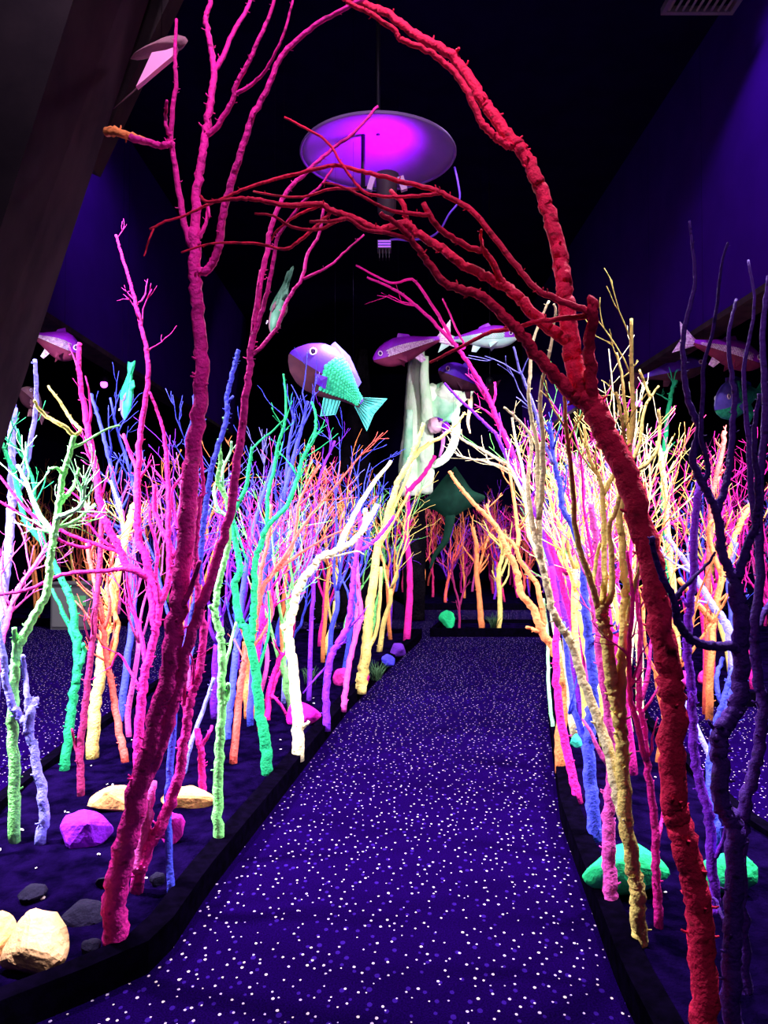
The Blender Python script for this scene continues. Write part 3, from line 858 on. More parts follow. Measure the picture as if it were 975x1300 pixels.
# ------------------------------------------------------------------ thickets grown from the beds
ORD = ['nearest', 'second nearest', 'third nearest', 'fourth nearest', 'fifth nearest', 'sixth nearest', 'seventh nearest', 'eighth nearest',
       'ninth nearest', 'tenth nearest', 'eleventh nearest', 'twelfth nearest', 'thirteenth nearest', 'fourteenth nearest']
NTH = ['first', 'second', 'third', 'fourth', 'fifth', 'sixth', 'seventh', 'eighth', 'ninth', 'tenth', 'eleventh', 'twelfth', 'thirteenth', 'fourteenth', 'fifteenth', 'sixteenth', 'seventeenth', 'eighteenth', 'nineteenth', 'twentieth']
def thicket(spots, colours, weights, where, group, rnd, kw, by_x=False):
    items = []
    for (x, d) in spots:
        items.append((d, x, rnd.choices(colours, weights)[0]))
    items.sort(key=(lambda q: q[1] / q[0]) if by_x else None)
    count = {}
    for d, x, c in items:
        k = count.get(c, 0); count[c] = k + 1
        if by_x:
            lab = 'slim %s sapling %s, %s %s one from the left' % (COLOUR_WORD[c], where, NTH[k], COLOUR_WORD[c])
        else:
            lab = '%s slim %s sapling %s' % (ORD[min(k, 13)], COLOUR_WORD[c], where)
        w = dict(kw)
        h = w.pop('h')
        lean = w.pop('lean', (0, 0))
        grown_tree(x, d, rnd.uniform(*h), c, lab, group, rnd, limbs=rnd.choice(w.get('limbs_', (3, 4, 5))),
                   spread=rnd.uniform(*w.get('spread_', (0.2, 0.5))), lean=(lean[0] + rnd.gauss(0, 0.08), lean[1] + rnd.gauss(0, 0.06)),
                   r0=rnd.uniform(*w.get('r_', (0.02, 0.036))), twigs=w.get('tw', 5), sides=w.get('sides', 6), twl=w.get('twl', 0.4), stub=w.get('stub', True))

def scatter(n, d0, d1, lo, hi, margin, space, rnd, dpow=1.0, avoid=()):
    out = []
    tries = 0
    while len(out) < n and tries < 6000:
        tries += 1
        d = d0 + (d1 - d0) * rnd.random() ** dpow
        x = rnd.uniform(interp(lo, d) + margin, interp(hi, d) - margin)
        if all((x-a)**2 + (d-b)**2 > space**2 for a, b in out) and all((x-a)**2 + (d-b)**2 > r*r for a, b, r in avoid):
            out.append((x, d))
    return out

R1 = random.Random(21)
thicket(scatter(30, 5.3, 10.9, LEFT_OUT, LEFT_EDGE, 0.22, 0.27, R1), ['orange', 'coral', 'blue', 'violet', 'magenta', 'green', 'yellow', 'lime', 'lavender', 'pink'],
        [3, 3, 6, 6, 5, 3, 2, 3, 3, 3], 'in the crowded left bed', 'saplings of the left bed', R1,
        dict(h=(1.7, 2.45), lean=(0.10, 0), tw=6))
R2 = random.Random(33)
thicket(scatter(44, 4.6, 10.8, RIGHT_EDGE, RIGHT_OUT, 0.18, 0.25, R2, 1.1), ['orange', 'coral', 'blue', 'violet', 'magenta', 'pink', 'yellow', 'cream', 'lavender', 'lime', 'rose'],
        [5, 4, 4, 3, 5, 4, 4, 2, 3, 2, 2], 'in the crowded right bed', 'saplings of the right bed', R2,
        dict(h=(1.9, 2.6), lean=(-0.04, 0), tw=6))
R3 = random.Random(45)
thicket(scatter(34, 7.0, 13.6, OR_LO, OR_HI, 0.25, 0.4, R3, 1.5), ['orange', 'coral', 'blue', 'violet', 'magenta', 'pink', 'yellow', 'lavender', 'green'],
        [5, 5, 4, 4, 5, 3, 2, 3, 2], 'beyond the right hand walkway', 'saplings beyond the right walkway', R3,
        dict(h=(1.7, 2.7), tw=6))
R4 = random.Random(57)
thicket(scatter(26, 12.8, 18.5, OL_LO, OL_HI, 0.25, 0.4, R4), ['orange', 'coral', 'blue', 'violet', 'magenta', 'pink', 'yellow', 'lime'],
        [5, 5, 3, 3, 5, 4, 4, 2], 'beyond the left hand walkway', 'saplings beyond the left walkway', R4,
        dict(h=(1.9, 2.9), tw=5, sides=5, stub=False), by_x=True)
R5 = random.Random(69)
thicket(scatter(60, 15.4, 21.5, FAR_LO, FAR_HI, 0.2, 0.3, R5), ['orange', 'coral', 'magenta', 'pink', 'yellow', 'rose', 'blue', 'lime', 'violet'],
        [4, 4, 7, 5, 2, 4, 4, 2, 4], 'in the far thicket', 'saplings of the far thicket', R5,
        dict(h=(1.6, 2.3), tw=8, sides=5, stub=False, r_=(0.025, 0.042), spread_=(0.15, 0.4)), by_x=True)
# ------------------------------------------------------------------ rocks
ROCK_COL = {'amber': (1.0, 0.50, 0.16), 'apricot': (1.0, 0.58, 0.26), 'purple': (0.30, 0.012, 0.85), 'fuchsia': (0.75, 0.01, 0.50), 'pinkrock': (0.85, 0.03, 0.42),
            'emerald': (0.02, 0.78, 0.24), 'aqua': (0.05, 0.72, 0.50), 'bluerock': (0.06, 0.05, 0.75), 'plum': (0.13, 0.02, 0.42), 'dark': (0.004, 0.0012, 0.02)}
ROCK_M = {k: noisy('rock_' + k, tuple(0.72 * q for q in v), v, 5, 0.85, 0.6, 0.02) for k, v in ROCK_COL.items()}

def rock(colour, label, box, D, seed, thick=0.8, points=26, rot=0.0, sink=0.03, name='painted_rock'):
    """box: pixel rectangle x0,y0,x1,y1 of the rock's outline, D: distance"""
    x0, y0, x1, y1 = box
    k = D / F
    w, h = (x1 - x0) * k, (y1 - y0) * k
    c = at((x0 + x1) / 2, (y0 + y1) / 2, D)
    rnd = random.Random(seed)
    bm = bmesh.new()
    for i in range(points):
        u = rnd.uniform(-1, 1); a = rnd.uniform(0, 6.283)
        s = math.sqrt(1 - u * u)
        v = Vector((s * math.cos(a), s * math.sin(a), u)) * rnd.uniform(0.86, 1.0)
        bm.verts.new((v.x * w / 2, v.y * w / 2 * thick, v.z * h / 2))
    r = bmesh.ops.convex_hull(bm, input=bm.verts[:])
    bmesh.ops.delete(bm, geom=[g for g in r['geom_interior'] if isinstance(g, bmesh.types.BMVert)], context='VERTS')
    bmesh.ops.subdivide_edges(bm, edges=bm.edges[:], cuts=3, use_grid_fill=True)
    for _ in range(2): bmesh.ops.smooth_vert(bm, verts=bm.verts[:], factor=0.5, use_axis_x=True, use_axis_y=True, use_axis_z=True)
    bm.normal_update()
    for v in bm.verts:
        n = noise.noise(v.co * (5 / max(w, 0.1)) + Vector((seed, 0, 0)))
        v.co *= 1 + 0.09 * n + 0.03 * noise.noise(v.co * (16 / max(w, 0.1)))
    me = bpy.data.meshes.new(name)
    bm.to_mesh(me); bm.free()
    zmin = min(v.co.z for v in me.vertices)
    for v in me.vertices: v.co.z -= zmin
    o = link(name, me, ROCK_M[colour])
    o.location = (c.x, c.y, max(c.z + zmin, ZB - sink) if c.z + zmin > ZB + 0.02 else ZB - sink)
    o.rotation_euler = (0, rot, 0)
    return tag(o, label, 'rock')

def gd(y):
    return ground(487, y)
rock('apricot', 'bright apricot boulder at the lower left, front of the left bed', (14, 1146, 108, 1238), gd(1225), 11, 0.8, 22, -0.35)
rock('amber', 'amber boulder cut by the left border beside the apricot boulder', (-52, 1152, 27, 1226), gd(1210), 12, 0.8)
rock('purple', 'rounded purple rock behind the apricot boulder', (70, 1016, 148, 1070), gd(1066), 13, 0.8)
rock('fuchsia', 'fuchsia rock half hidden behind the leaning pink stem', (196, 1022, 239, 1068), gd(1064), 14)
rock('amber', 'long orange rock lying left of the magenta trunk', (106, 990, 192, 1030), gd(1024), 15, 0.5, 20)
rock('amber', 'long orange rock lying between magenta trunk and lime-green trunk', (196, 994, 293, 1026), gd(1022), 16, 0.5, 20)
rock('fuchsia', 'bright magenta rock behind the cream-yellow trunk', (350, 885, 411, 918), gd(916), 17, 0.6)
rock('pinkrock', 'pink rock behind the pink forked post', (420, 841, 452, 870), gd(868), 18, 0.7)
rock('pinkrock', 'small pink rock at the foot of the leaning yellow tree', (462, 850, 470, 868), gd(866), 19, 0.9)
rock('plum', 'plum block-shaped rock at the foot of the straight magenta tree', (486, 811, 524, 832), gd(831), 20, 0.7, 14)
rock('bluerock', 'small round blue rock beside the plum rock', (482, 826, 503, 844), gd(843), 21, 0.9)
rock('emerald', 'green pointed rock on the small island at the path end', (553, 776, 580, 807), 11.55, 22, 0.7, 16)
rock('emerald', 'large green boulder behind the pink post and yellow foot', (731, 1066, 860, 1134), gd(1126), 23, 0.55, 24)
rock('emerald', 'green boulder behind the indigo trunks at the right border', (884, 1070, 972, 1132), gd(1124), 24, 0.6, 24)
rock('aqua', 'small aqua rock behind the blue tree, right bed', (722, 923, 745, 948), gd(946), 25, 0.8)
rock('pinkrock', 'pink rock left of the bright violet pole, beyond the walkway', (858, 852, 884, 878), 7.25, 26, 0.8)
rock('pinkrock', 'pink rock right of the bright violet pole, beyond the walkway', (884, 848, 908, 876), 7.3, 27, 0.8)
for i, (bx, lab) in enumerate((((70, 1130, 140, 1165), 'dark violet stone on the soil above the apricot boulder'), ((100, 1178, 132, 1202), 'dark violet stone on the soil between apricot boulder and magenta foot'),
                              ((186, 1096, 212, 1118), 'dark violet stone on the soil by the slim blue foot'), ((20, 1110, 62, 1135), 'dark violet stone on the soil near the lavender trunk'),
                              ((120, 1095, 150, 1120), 'dark violet stone on the soil below the purple rock'))):
    rock('dark', lab, bx, gd(bx[3]), 40 + i, 0.9, 20)

# pale chips on the soil
M_CHIP = simple('pale_chip', (0.85, 0.80, 0.75), 0.8)
bmc = bmesh.new()
bmesh.ops.create_icosphere(bmc, subdivisions=1, radius=1)
for v in bmc.verts: v.co = Vector((v.co.x * 0.011, v.co.y * 0.007, v.co.z * 0.004)) * (1 + 0.3 * noise.noise(v.co * 3))
mec = bpy.data.meshes.new('paint_chip'); bmc.to_mesh(mec); bmc.free(); mec.materials.append(M_CHIP)
rc = random.Random(5)
for side, n, lab, grp in ((0, 46, 'small pale chip lying on the dark soil of the left bed', 'pale chips on the left bed'), (1, 26, 'small pale chip lying on the dark soil of the right bed', 'pale chips on the right bed')):
    for k in range(n):
        d = 2.3 + 4.6 * rc.random() ** 1.3
        lo, hi = (LEFT_OUT, LEFT_EDGE) if side == 0 else (RIGHT_EDGE, RIGHT_OUT)
        x = rc.uniform(interp(lo, d) + 0.15, interp(hi, d) - 0.15)
        o = bpy.data.objects.new('paint_chip', mec); COL.objects.link(o)
        z = ZB - 0.012 + 0.022 * noise.noise(Vector((x * 3.1, d * 3.1, 0))) + 0.014 * noise.noise(Vector((x * 9, d * 9, 3)))
        o.location = (x, d, z + 0.004)
        o.rotation_euler = (rc.uniform(-0.3, 0.3), rc.uniform(-0.3, 0.3), rc.uniform(0, 6.28))
        s = rc.uniform(0.6, 1.3); o.scale = (s, s, s)
        tag(o, lab, 'chip', grp)

# grass tufts
M_TUFT = simple('dark_grass', (0.03, 0.09, 0.03), 0.8)
for (px, py, D, h, lab) in ((478, 862, gd(862), 0.22, 'dark grass tuft at the foot of the leaning yellow tree'), (626, 800, 11.5, 0.30, 'dark grass tuft between the island poles'),
                            (394, 868, gd(868), 0.2, 'dark grass tuft behind the magenta rock')):
    c = at(px, py, D); c.z = ZB - 0.01
    mb = MB(); rt = random.Random(int(px))
    for k in range(40):
        a = rt.uniform(0, 6.28); l = h * rt.uniform(0.5, 1); sp = rt.uniform(0.1, 0.7)
        v = Vector((math.cos(a) * sp, math.sin(a) * sp, 1)).normalized()
        p = c + Vector((rt.gauss(0, 0.02), rt.gauss(0, 0.02), 0))
        mb.tube([tuple(p), tuple(p + v * l * 0.6), tuple(p + v * l + Vector((v.x, v.y, -0.3)) * l * 0.2)], [0.004, 0.003, 0.001], 3)
    o = mb.build('grass_tuft', M_TUFT, None, tuple(c)); tag(o, lab, 'grass')

# ------------------------------------------------------------------ hanging fish
def M3(x, z):
    """rotation: local X -> x, local Z -> z (orthonormalised), local Y = Z x X"""
    x = x.normalized(); y = z.cross(x).normalized(); z = x.cross(y)
    return Matrix((x, y, z)).transposed()

def wire(root, pts):
    org = root.location
    for p in pts:
        q = root.matrix_basis @ Vector(p)
        mb = MB()
        mb.tube([tuple(q), (q.x, q.y, HZ)], [0.0012, 0.0012], 3)
        inv = root.matrix_basis.inverted()
        mb.v = [tuple(inv @ Vector(v)) for v in mb.v]
        mb.build('hanging_wire', M_WIRE, root)

def fish(label, head_px, tail_px, D, height_px, mats, yaw=0.0, scales=True, deep=False, eye=True, wires=((0.1, 0, 0.02),), lower=True, forked=False, roll=0.0):
    h = at(*head_px, D); t = at(*tail_px, D + yaw)
    L = (h - t).length
    H = height_px * D / F
    ax = (h - t) / L
    up = Vector((0, 0, 1))
    if ax.x < 0 and False: pass
    R = M3(ax, up) @ Matrix.Rotation(roll, 3, 'X')
    c = (h + t) / 2
    root = empty('hanging_fish', c, label, 'fish')
    root.rotation_euler = R.to_euler()
    bpy.context.view_layer.update()
    body_l = (0.85 if deep else 0.80) * L
    x_h = L / 2
    prof = [(0.0, 0.10), (0.04, 0.34), (0.12, 0.66), (0.25, 0.92), (0.38, 1.0), (0.52, 0.94), (0.66, 0.74), (0.8, 0.46), (0.92, 0.27), (1.0, 0.22)] if deep else \
           [(0.0, 0.14), (0.05, 0.42), (0.13, 0.72), (0.25, 0.94), (0.38, 1.0), (0.55, 0.86), (0.70, 0.62), (0.84, 0.40), (0.95, 0.26), (1.0, 0.22)]
    def half(u):   # half height
        return interp(prof, u) * H / 2
    th = 0.42 if deep else 0.62
    n, m = 26, 20
    parts = {}
    up_b, lo_b = MB(), MB()
    def surf(u, a, inflate=0.0):
        r = half(u) + inflate
        z = math.sin(a) * r
        y = math.cos(a) * r * th
        arch = (0.10 * H * math.sin(u * 3.1) if deep else 0.03 * H * math.sin(u * 3.1))
        return (x_h - u * body_l, y, z + arch)
    # body in two shells: back and belly
    for mb, a0, a1 in ((up_b, -0.25, math.pi + 0.25), (lo_b, math.pi + 0.25, 2 * math.pi - 0.25)):
        k = 14
        for i in range(n + 1):
            u = i / n
            for j in range(k + 1):
                mb.v.append(surf(u, a0 + (a1 - a0) * j / k))
        for i in range(n):
            for j in range(k):
                q = i * (k + 1) + j
                mb.f.append((q, q + 1, q + k + 2, q + k + 1))
    up_b.f.append(tuple(range(0, 15))[::-1])
    body = up_b.build('body', mats['back'], root)
    lo_b.build('belly', mats['belly'], root)
    if scales:
        mb = MB(); rows = 11 if deep else 5; cols = 17 if deep else 20
        rs = random.Random(len(label))
        a_lo, a_hi = (-0.80, 0.92) if deep else (-0.22, 0.22)
        for side in (0, 1):
            for r_ in range(rows):
                for c_ in range(cols):
                    u = (0.36 if deep else 0.22) + (0.62 if deep else 0.7) * (c_ + 0.5 * (r_ % 2)) / cols
                    if u > 0.985: continue
                    a = a_lo + (a_hi - a_lo) * r_ / (rows - 1)
                    if deep and u < 0.40 + 0.10 * abs(r_ - 5) / 5: continue
                    a = a if side == 0 else math.pi - a
                    p = Vector(surf(u, a, 0.002)); px_ = Vector(surf(min(u + 0.02, 1), a, 0.002)); pa = Vector(surf(u, a + 0.05, 0.002))
                    tx = (px_ - p).normalized(); ta = (pa - p).normalized(); nn = tx.cross(ta).normalized()
                    if nn.y * (1 if side == 0 else -1) < 0: nn = -nn
                    sx = body_l * 0.7 / cols * 0.62
                    sz = max(half(u), 0.01) * (a_hi - a_lo) / rows * 0.72
                    b0 = len(mb.v)
                    cen = p + nn * (0.010 if deep else 0.008)
                    mb.v.append(tuple(cen + tx * sx * 0.2))
                    for q in range(6):
                        an = q * math.pi / 3
                        mb.v.append(tuple(p + tx * math.cos(an) * sx + ta * math.sin(an) * sz + nn * (0.009 if math.cos(an) > 0.3 else 0.001)))
                    for q in range(6):
                        mb.f.append((b0, b0 + 1 + q, b0 + 1 + (q + 1) % 6))
        so = mb.build('scales', mats['scales'], body, smooth=False)
        tag(so, kind='stuff')
    # fins with thickness
    def fin(name, outline, mat, y0=0.0, tilt=0.0, parent=root, rays=0):
        mb = MB()
        N_ = len(outline)
        t2 = 0.006
        cx = sum(p[0] for p in outline) / N_; cz = sum(p[1] for p in outline) / N_
        z0 = outline[0][1]
        def pt(x, z, s):
            return (x, y0 + s + tilt * (z - z0), z)
        for s in (-t2, t2):
            mb.v.append(pt(cx, cz, s * 2.2))
            for (x, z) in outline: mb.v.append(pt(x, z, s * 0.6))
        for side in (0, 1):
            o_ = side * (N_ + 1)
            for i in range(N_):
                a_, b_ = o_ + 1 + i, o_ + 1 + (i + 1) % N_
                mb.f.append((o_, a_, b_) if side else (o_, b_, a_))
        for i in range(N_):
            j = (i + 1) % N_
            mb.f.append((1 + i, 1 + j, N_ + 2 + j, N_ + 2 + i))
        f_ = mb.build(name, mat, parent, smooth=False)
        if rays:
            rb = MB()
            for k in range(rays):
                tt = (k + 0.5) / rays
                p0 = Vector((outline[0][0], 0, outline[0][1])).lerp(Vector((outline[-1][0], 0, outline[-1][1])), tt)
                i0 = 1 + tt * (N_ - 3); ii = int(i0)
                p1 = Vector((outline[ii][0], 0, outline[ii][1])).lerp(Vector((outline[min(ii+1, N_-2)][0], 0, outline[min(ii+1, N_-2)][1])), i0 - ii)
                for s in (-t2, t2):
                    rb.tube([pt(p0.x, p0.z, s * 1.4), pt((p0.x+p1.x)/2, (p0.z+p1.z)/2, s * 1.6), pt(p1.x * 0.97 + p0.x * 0.03, p1.z * 0.97 + p0.z * 0.03, s * 0.9)], [0.006, 0.005, 0.003], 4)
            ro = rb.build('fin_rays', mats['rays'], f_)
            tag(ro, kind='stuff')
        return f_
    xt = x_h - body_l
    Ht = H * (0.42 if deep else 0.55)
    zz = 0.0
    if deep:
        fin('tail_fin', [(xt + 0.04 * L, 0.10 * H), (xt - 0.20 * L, Ht * 0.95), (xt - 0.17 * L, 0.0), (xt - 0.20 * L, -Ht * 0.85), (xt + 0.04 * L, -0.10 * H)], mats['tail'], rays=9)
        fin('dorsal_fin', [(x_h - 0.28 * L, half(0.34) + 0.06 * H), (x_h - 0.30 * L, half(0.34) + 0.20 * H), (x_h - 0.50 * L, half(0.6) + 0.22 * H), (x_h - 0.74 * L, half(0.9) + 0.20 * H), (x_h - 0.74 * L, half(0.9) + 0.0 * H)], mats['fin'])
        fin('pelvic_fin', [(x_h - 0.50 * L, -half(0.62) + 0.12 * H), (x_h - 0.58 * L, -half(0.62) - 0.25 * H), (x_h - 0.70 * L, -half(0.8) - 0.22 * H), (x_h - 0.66 * L, -half(0.8) + 0.1 * H)], mats['tail'], rays=5)
        fin('pectoral_fin', [(x_h - 0.30 * L, -0.10 * H), (x_h - 0.42 * L, -0.02 * H), (x_h - 0.47 * L, -0.22 * H), (x_h - 0.36 * L, -0.24 * H)], mats['back'], half(0.4) * th * 0.98, 0.15)
        fin('pectoral_fin', [(x_h - 0.30 * L, -0.10 * H), (x_h - 0.42 * L, -0.02 * H), (x_h - 0.47 * L, -0.22 * H), (x_h - 0.36 * L, -0.24 * H)], mats['back'], -half(0.4) * th * 0.98, -0.15)
    else:
        fin('tail_fin', [(xt + 0.03 * L, 0.08 * H), (xt - 0.20 * L, Ht), (xt - 0.14 * L, 0), (xt - 0.20 * L, -Ht), (xt + 0.03 * L, -0.08 * H)], mats['tail'], rays=5)
        fin('dorsal_fin', [(x_h - 0.32 * L, half(0.42) * 0.95), (x_h - 0.37 * L, half(0.42) + 0.16 * H), (x_h - 0.48 * L, half(0.6) + 0.10 * H), (x_h - 0.50 * L, half(0.62) * 0.95)], mats['back'])
        if lower:
            fin('pelvic_fin', [(x_h - 0.46 * L, -half(0.58) * 0.9), (x_h - 0.52 * L, -half(0.58) - 0.2 * H), (x_h - 0.58 * L, -half(0.58) - 0.16 * H), (x_h - 0.56 * L, -half(0.7) * 0.9)], mats['tail'])
            for s in (-1, 1):
                fin('pectoral_fin', [(x_h - 0.24 * L, -half(0.3) * 0.45), (x_h - 0.36 * L, -half(0.3) * 0.6), (x_h - 0.34 * L, -half(0.3) * 1.05)], mats['belly'], s * half(0.3) * th * 0.85, s * -0.4)
    if eye:
        for s in (-1, 1):
            u = 0.20 if deep else 0.11
            a = 0.42 if deep else 0.30
            a = a if s > 0 else math.pi - a
            p = Vector(surf(u, a, 0.0))
            er = H * (0.055 if deep else 0.07)
            mb = MB()
            ring = []
            for q in range(13):
                an = q * 6.2832 / 12
                ring.append((p.x + math.cos(an) * er, p.y + s * 0.012, p.z + math.sin(an) * er * 1.15))
            mb.tube(ring, [er * 0.26] * 13, 6)
            eo = mb.build('eye', mats['eye'], root)
            mb = MB()
            mb.tube([(p.x, p.y - s * 0.02, p.z), (p.x, p.y + s * 0.010, p.z), (p.x, p.y + s * 0.018, p.z)], [er * 0.85, er * 0.8, er * 0.3], 12)
            mb.build('pupil', mats['pupil'], eo)
    wire(root, [(x_h - 0.35 * L, 0, half(0.4) * 0.95 + (0.08 * H if deep else 0))] + ([(x_h - 0.70 * L, 0, half(0.85) * 0.9)]))
    return root

FM = {
    'violetskin': noisy('fish_violet', (0.06, 0.004, 0.36), (0.10, 0.006, 0.50), 7, 0.55, 0.2, 0.004, 0.4),
    'purpleskin': noisy('fish_purple', (0.26, 0.006, 0.52), (0.36, 0.008, 0.70), 7, 0.5, 0.2, 0.004, 0.4),
    'brownbelly': noisy('fish_brown', (0.045, 0.012, 0.03), (0.08, 0.022, 0.04), 9, 0.8, 0.3, 0.004),
    'pinkbelly': noisy('fish_pink', (0.14, 0.014, 0.06), (0.22, 0.03, 0.08), 9, 0.7, 0.3, 0.004),
    'greenscale': noisy('fish_green_scale', (0.015, 0.48, 0.20), (0.05, 0.78, 0.36), 30, 0.5, 0.2, 0.004),
    'tealfin': noisy('fish_teal_fin', (0.05, 0.60, 0.50), (0.14, 0.85, 0.70), 12, 0.6, 0.2, 0.004),
    'bluefin': noisy('fish_blue_fin', (0.12, 0.10, 0.60), (0.20, 0.16, 0.80), 8, 0.6, 0.2, 0.004),
    'whitescale': noisy('fish_white_scale', (0.6, 0.30, 0.6), (1.0, 0.85, 1.0), 40, 0.4, 0.2, 0.004),
    'darkray': simple('fish_dark_ray', (0.01, 0.14, 0.11), 0.7),
    'eye': simple('fish_eye_ring', (0.95, 0.85, 0.95), 0.4), 'pupil': simple('fish_pupil', (0.05, 0.01, 0.12), 0.2),
    'palegreen': noisy('fish_pale_green', (0.45, 0.90, 0.70), (0.75, 1.0, 0.90), 6, 0.6, 0.2, 0.004),
    'dullgreen': noisy('fish_dull_green', (0.05, 0.20, 0.12), (0.16, 0.38, 0.26), 12, 0.7, 0.4, 0.01),
    'dullpink': noisy('fish_dull_pink', (0.16, 0.07, 0.12), (0.30, 0.14, 0.18), 12, 0.7, 0.4, 0.01),
}
def fm(back, belly, scales, tail, fin=None, rays=None):
    return {'back': FM[back], 'belly': FM[belly], 'scales': FM[scales], 'tail': FM[tail], 'fin': FM[fin or tail], 'rays': FM[rays or tail], 'eye': FM['eye'], 'pupil': FM['pupil']}

fish('big hanging violet fish with green scales above the left thicket', (368, 448), (473, 524), 6.9, 70, fm('violetskin', 'brownbelly', 'greenscale', 'tealfin', 'bluefin', 'darkray'), deep=True, yaw=0.25)
fish('long hanging purple fish with glittering flank above the pale sculpture', (474, 457), (578, 424), 8.8, 36, fm('purpleskin', 'pinkbelly', 'whitescale', 'whitescale'), yaw=0.1)
fish('pale green and purple hanging fish, nose to the right, behind the red limbs', (658, 427), (556, 432), 9.6, 30, fm('purpleskin', 'palegreen', 'palegreen', 'palegreen'), yaw=0.2)
fish('dark violet hanging fish below the pale green fish', (557, 470), (632, 500), 10.2, 36, fm('violetskin', 'brownbelly', 'brownbelly', 'brownbelly'), yaw=0.4, scales=False)
fish('purple hanging fish with glittering flank beside the leaning pillar', (101, 449), (28, 420), 7.0, 38, fm('purpleskin', 'pinkbelly', 'whitescale', 'whitescale'), yaw=-0.2)
fish('purple hanging fish with pale flank at the right border', (968, 462), (858, 428), 8.0, 38, fm('purpleskin', 'pinkbelly', 'whitescale', 'whitescale'), yaw=-0.1)
fish('dark violet fish with brown belly hanging under the right wall panel', (898, 462), (796, 484), 9.4, 30, fm('violetskin', 'brownbelly', 'brownbelly', 'brownbelly'), yaw=0.2, scales=False)
fish('small green fish hanging nose down among the magenta boughs', (345, 424), (368, 345), 5.2, 40, fm('dullpink', 'dullgreen', 'dullgreen', 'dullgreen'), deep=True, scales=True, roll=1.2)
fish('green fish hanging upright beside the tall magenta stem, left', (158, 533), (167, 462), 6.8, 26, fm('bluefin', 'greenscale', 'greenscale', 'greenscale'), deep=True, roll=0.8)
fish('green and blue fish hanging behind the indigo trees', (908, 520), (972, 496), 8.6, 50, fm('bluefin', 'greenscale', 'greenscale', 'greenscale', 'bluefin'), deep=True, yaw=0.5)
fish('dull brown fish hanging behind the tall lavender tree, far left', (26, 494), (56, 530), 7.4, 30, fm('dullpink', 'brownbelly', 'dullpink', 'dullpink'), deep=True, yaw=0.3)

def ray_fish(label, centre_px, D, pts, thick, mat, tail_pts, tail_mat, tail_w, extra=None):
    """flat-bodied ray: outline in pixels, domed to a real thickness"""
    c = at(*centre_px, D)
    root = empty('hanging_ray', c, label, 'ray')
    org = root.location.copy()
    mb = MB()
    ol = smooth_line(pts + [pts[0]], 4)[:-1]
    N_ = len(ol); rings = 6
    k = D / F
    for s in (-1, 1):
        for r in range(rings):
            f = 1 - r / rings
            for i, (x, y) in enumerate(ol):
                px_, py_ = centre_px[0] + (x - centre_px[0]) * f, centre_px[1] + (y - centre_px[1]) * f
                p = at(px_, py_, D)
                bend = 0.35 * ((px_ - centre_px[0]) * k) ** 2
                mb.v.append((p.x, p.y + s * thick * math.sqrt(max(0, 1 - f * f)) * 0.5 + bend, p.z))
        mb.v.append((c.x, c.y + s * thick * 0.5, c.z))
    per = rings * N_ + 1
    for s in (0, 1):
        o_ = s * per
        for r in range(rings - 1):
            for i in range(N_):
                j = (i + 1) % N_
                q = (o_ + r*N_ + i, o_ + r*N_ + j, o_ + (r+1)*N_ + j, o_ + (r+1)*N_ + i)
                mb.f.append(q if s else q[::-1])
        for i in range(N_):
            j = (i + 1) % N_
            q = (o_ + (rings-1)*N_ + i, o_ + (rings-1)*N_ + j, o_ + per - 1)
            mb.f.append(q if s else q[::-1])
    mb.build('body', mat, root, org)
    mb = MB()
    tl = smooth_line(tail_pts, 5)
    line = np.array([tuple(at(x, y, D + 0.1 * i / len(tl))) for i, (x, y) in enumerate(tl)])
    mb.tube(line, np.linspace(tail_w[0] / 2 * k, tail_w[1] / 2 * k, len(line)), 8)
    mb.build('tail', tail_mat, root, org)
    if extra:
        for nm, op, m2, dd in extra:
            mb = MB()
            n2 = len(op)
            for s in (-0.012, 0.012):
                for (x, y) in op:
                    p = at(x, y, D + dd); mb.v.append((p.x, p.y + s, p.z))
            mb.f.append(tuple(range(n2))); mb.f.append(tuple(range(2*n2 - 1, n2 - 1, -1)))
            for i in range(n2):
                j = (i + 1) % n2
                mb.f.append((i, n2 + i, n2 + j, j))
            mb.build(nm, m2, root, org, smooth=False)
    root.select_set(False)
    mb = MB(); mb.tube([tuple(c), (c.x, c.y, HZ)], [0.0012, 0.0012], 3); mb.build('hanging_wire', M_WIRE, root, org)
    return root
M_RAYG = noisy('ray_green', (0.002, 0.025, 0.014), (0.004, 0.045, 0.024), 5, 0.8, 0.3, 0.01)
ray_fish('dark green hanging ray with whip tail above the far path', (576, 630), 12.2, P('578,592 588,606 600,622 617,630 606,640 590,648 580,654 568,658 552,648 532,642 548,626 562,608'), 0.35, M_RAYG,
         P('572,650 570,668 565,687 552,705 546,722'), M_RAYG, (14, 3))
ray_fish('dark slender ray with pink belly flap hanging at the upper left', (205, 61), 2.82, P('235,46 238,52 230,60 212,64 190,67 165,74 176,66 196,57 216,48'), 0.07, FM['dullpink'],
         P('176,110 165,120 152,131 144,138'), FM['dullpink'], (2, 1), [('belly_flap', P('194,69 212,66 226,61 222,72 205,86 184,104 174,112 182,95'), simple('pink_flap', (0.95, 0.35, 0.70), 0.7), -0.05)])

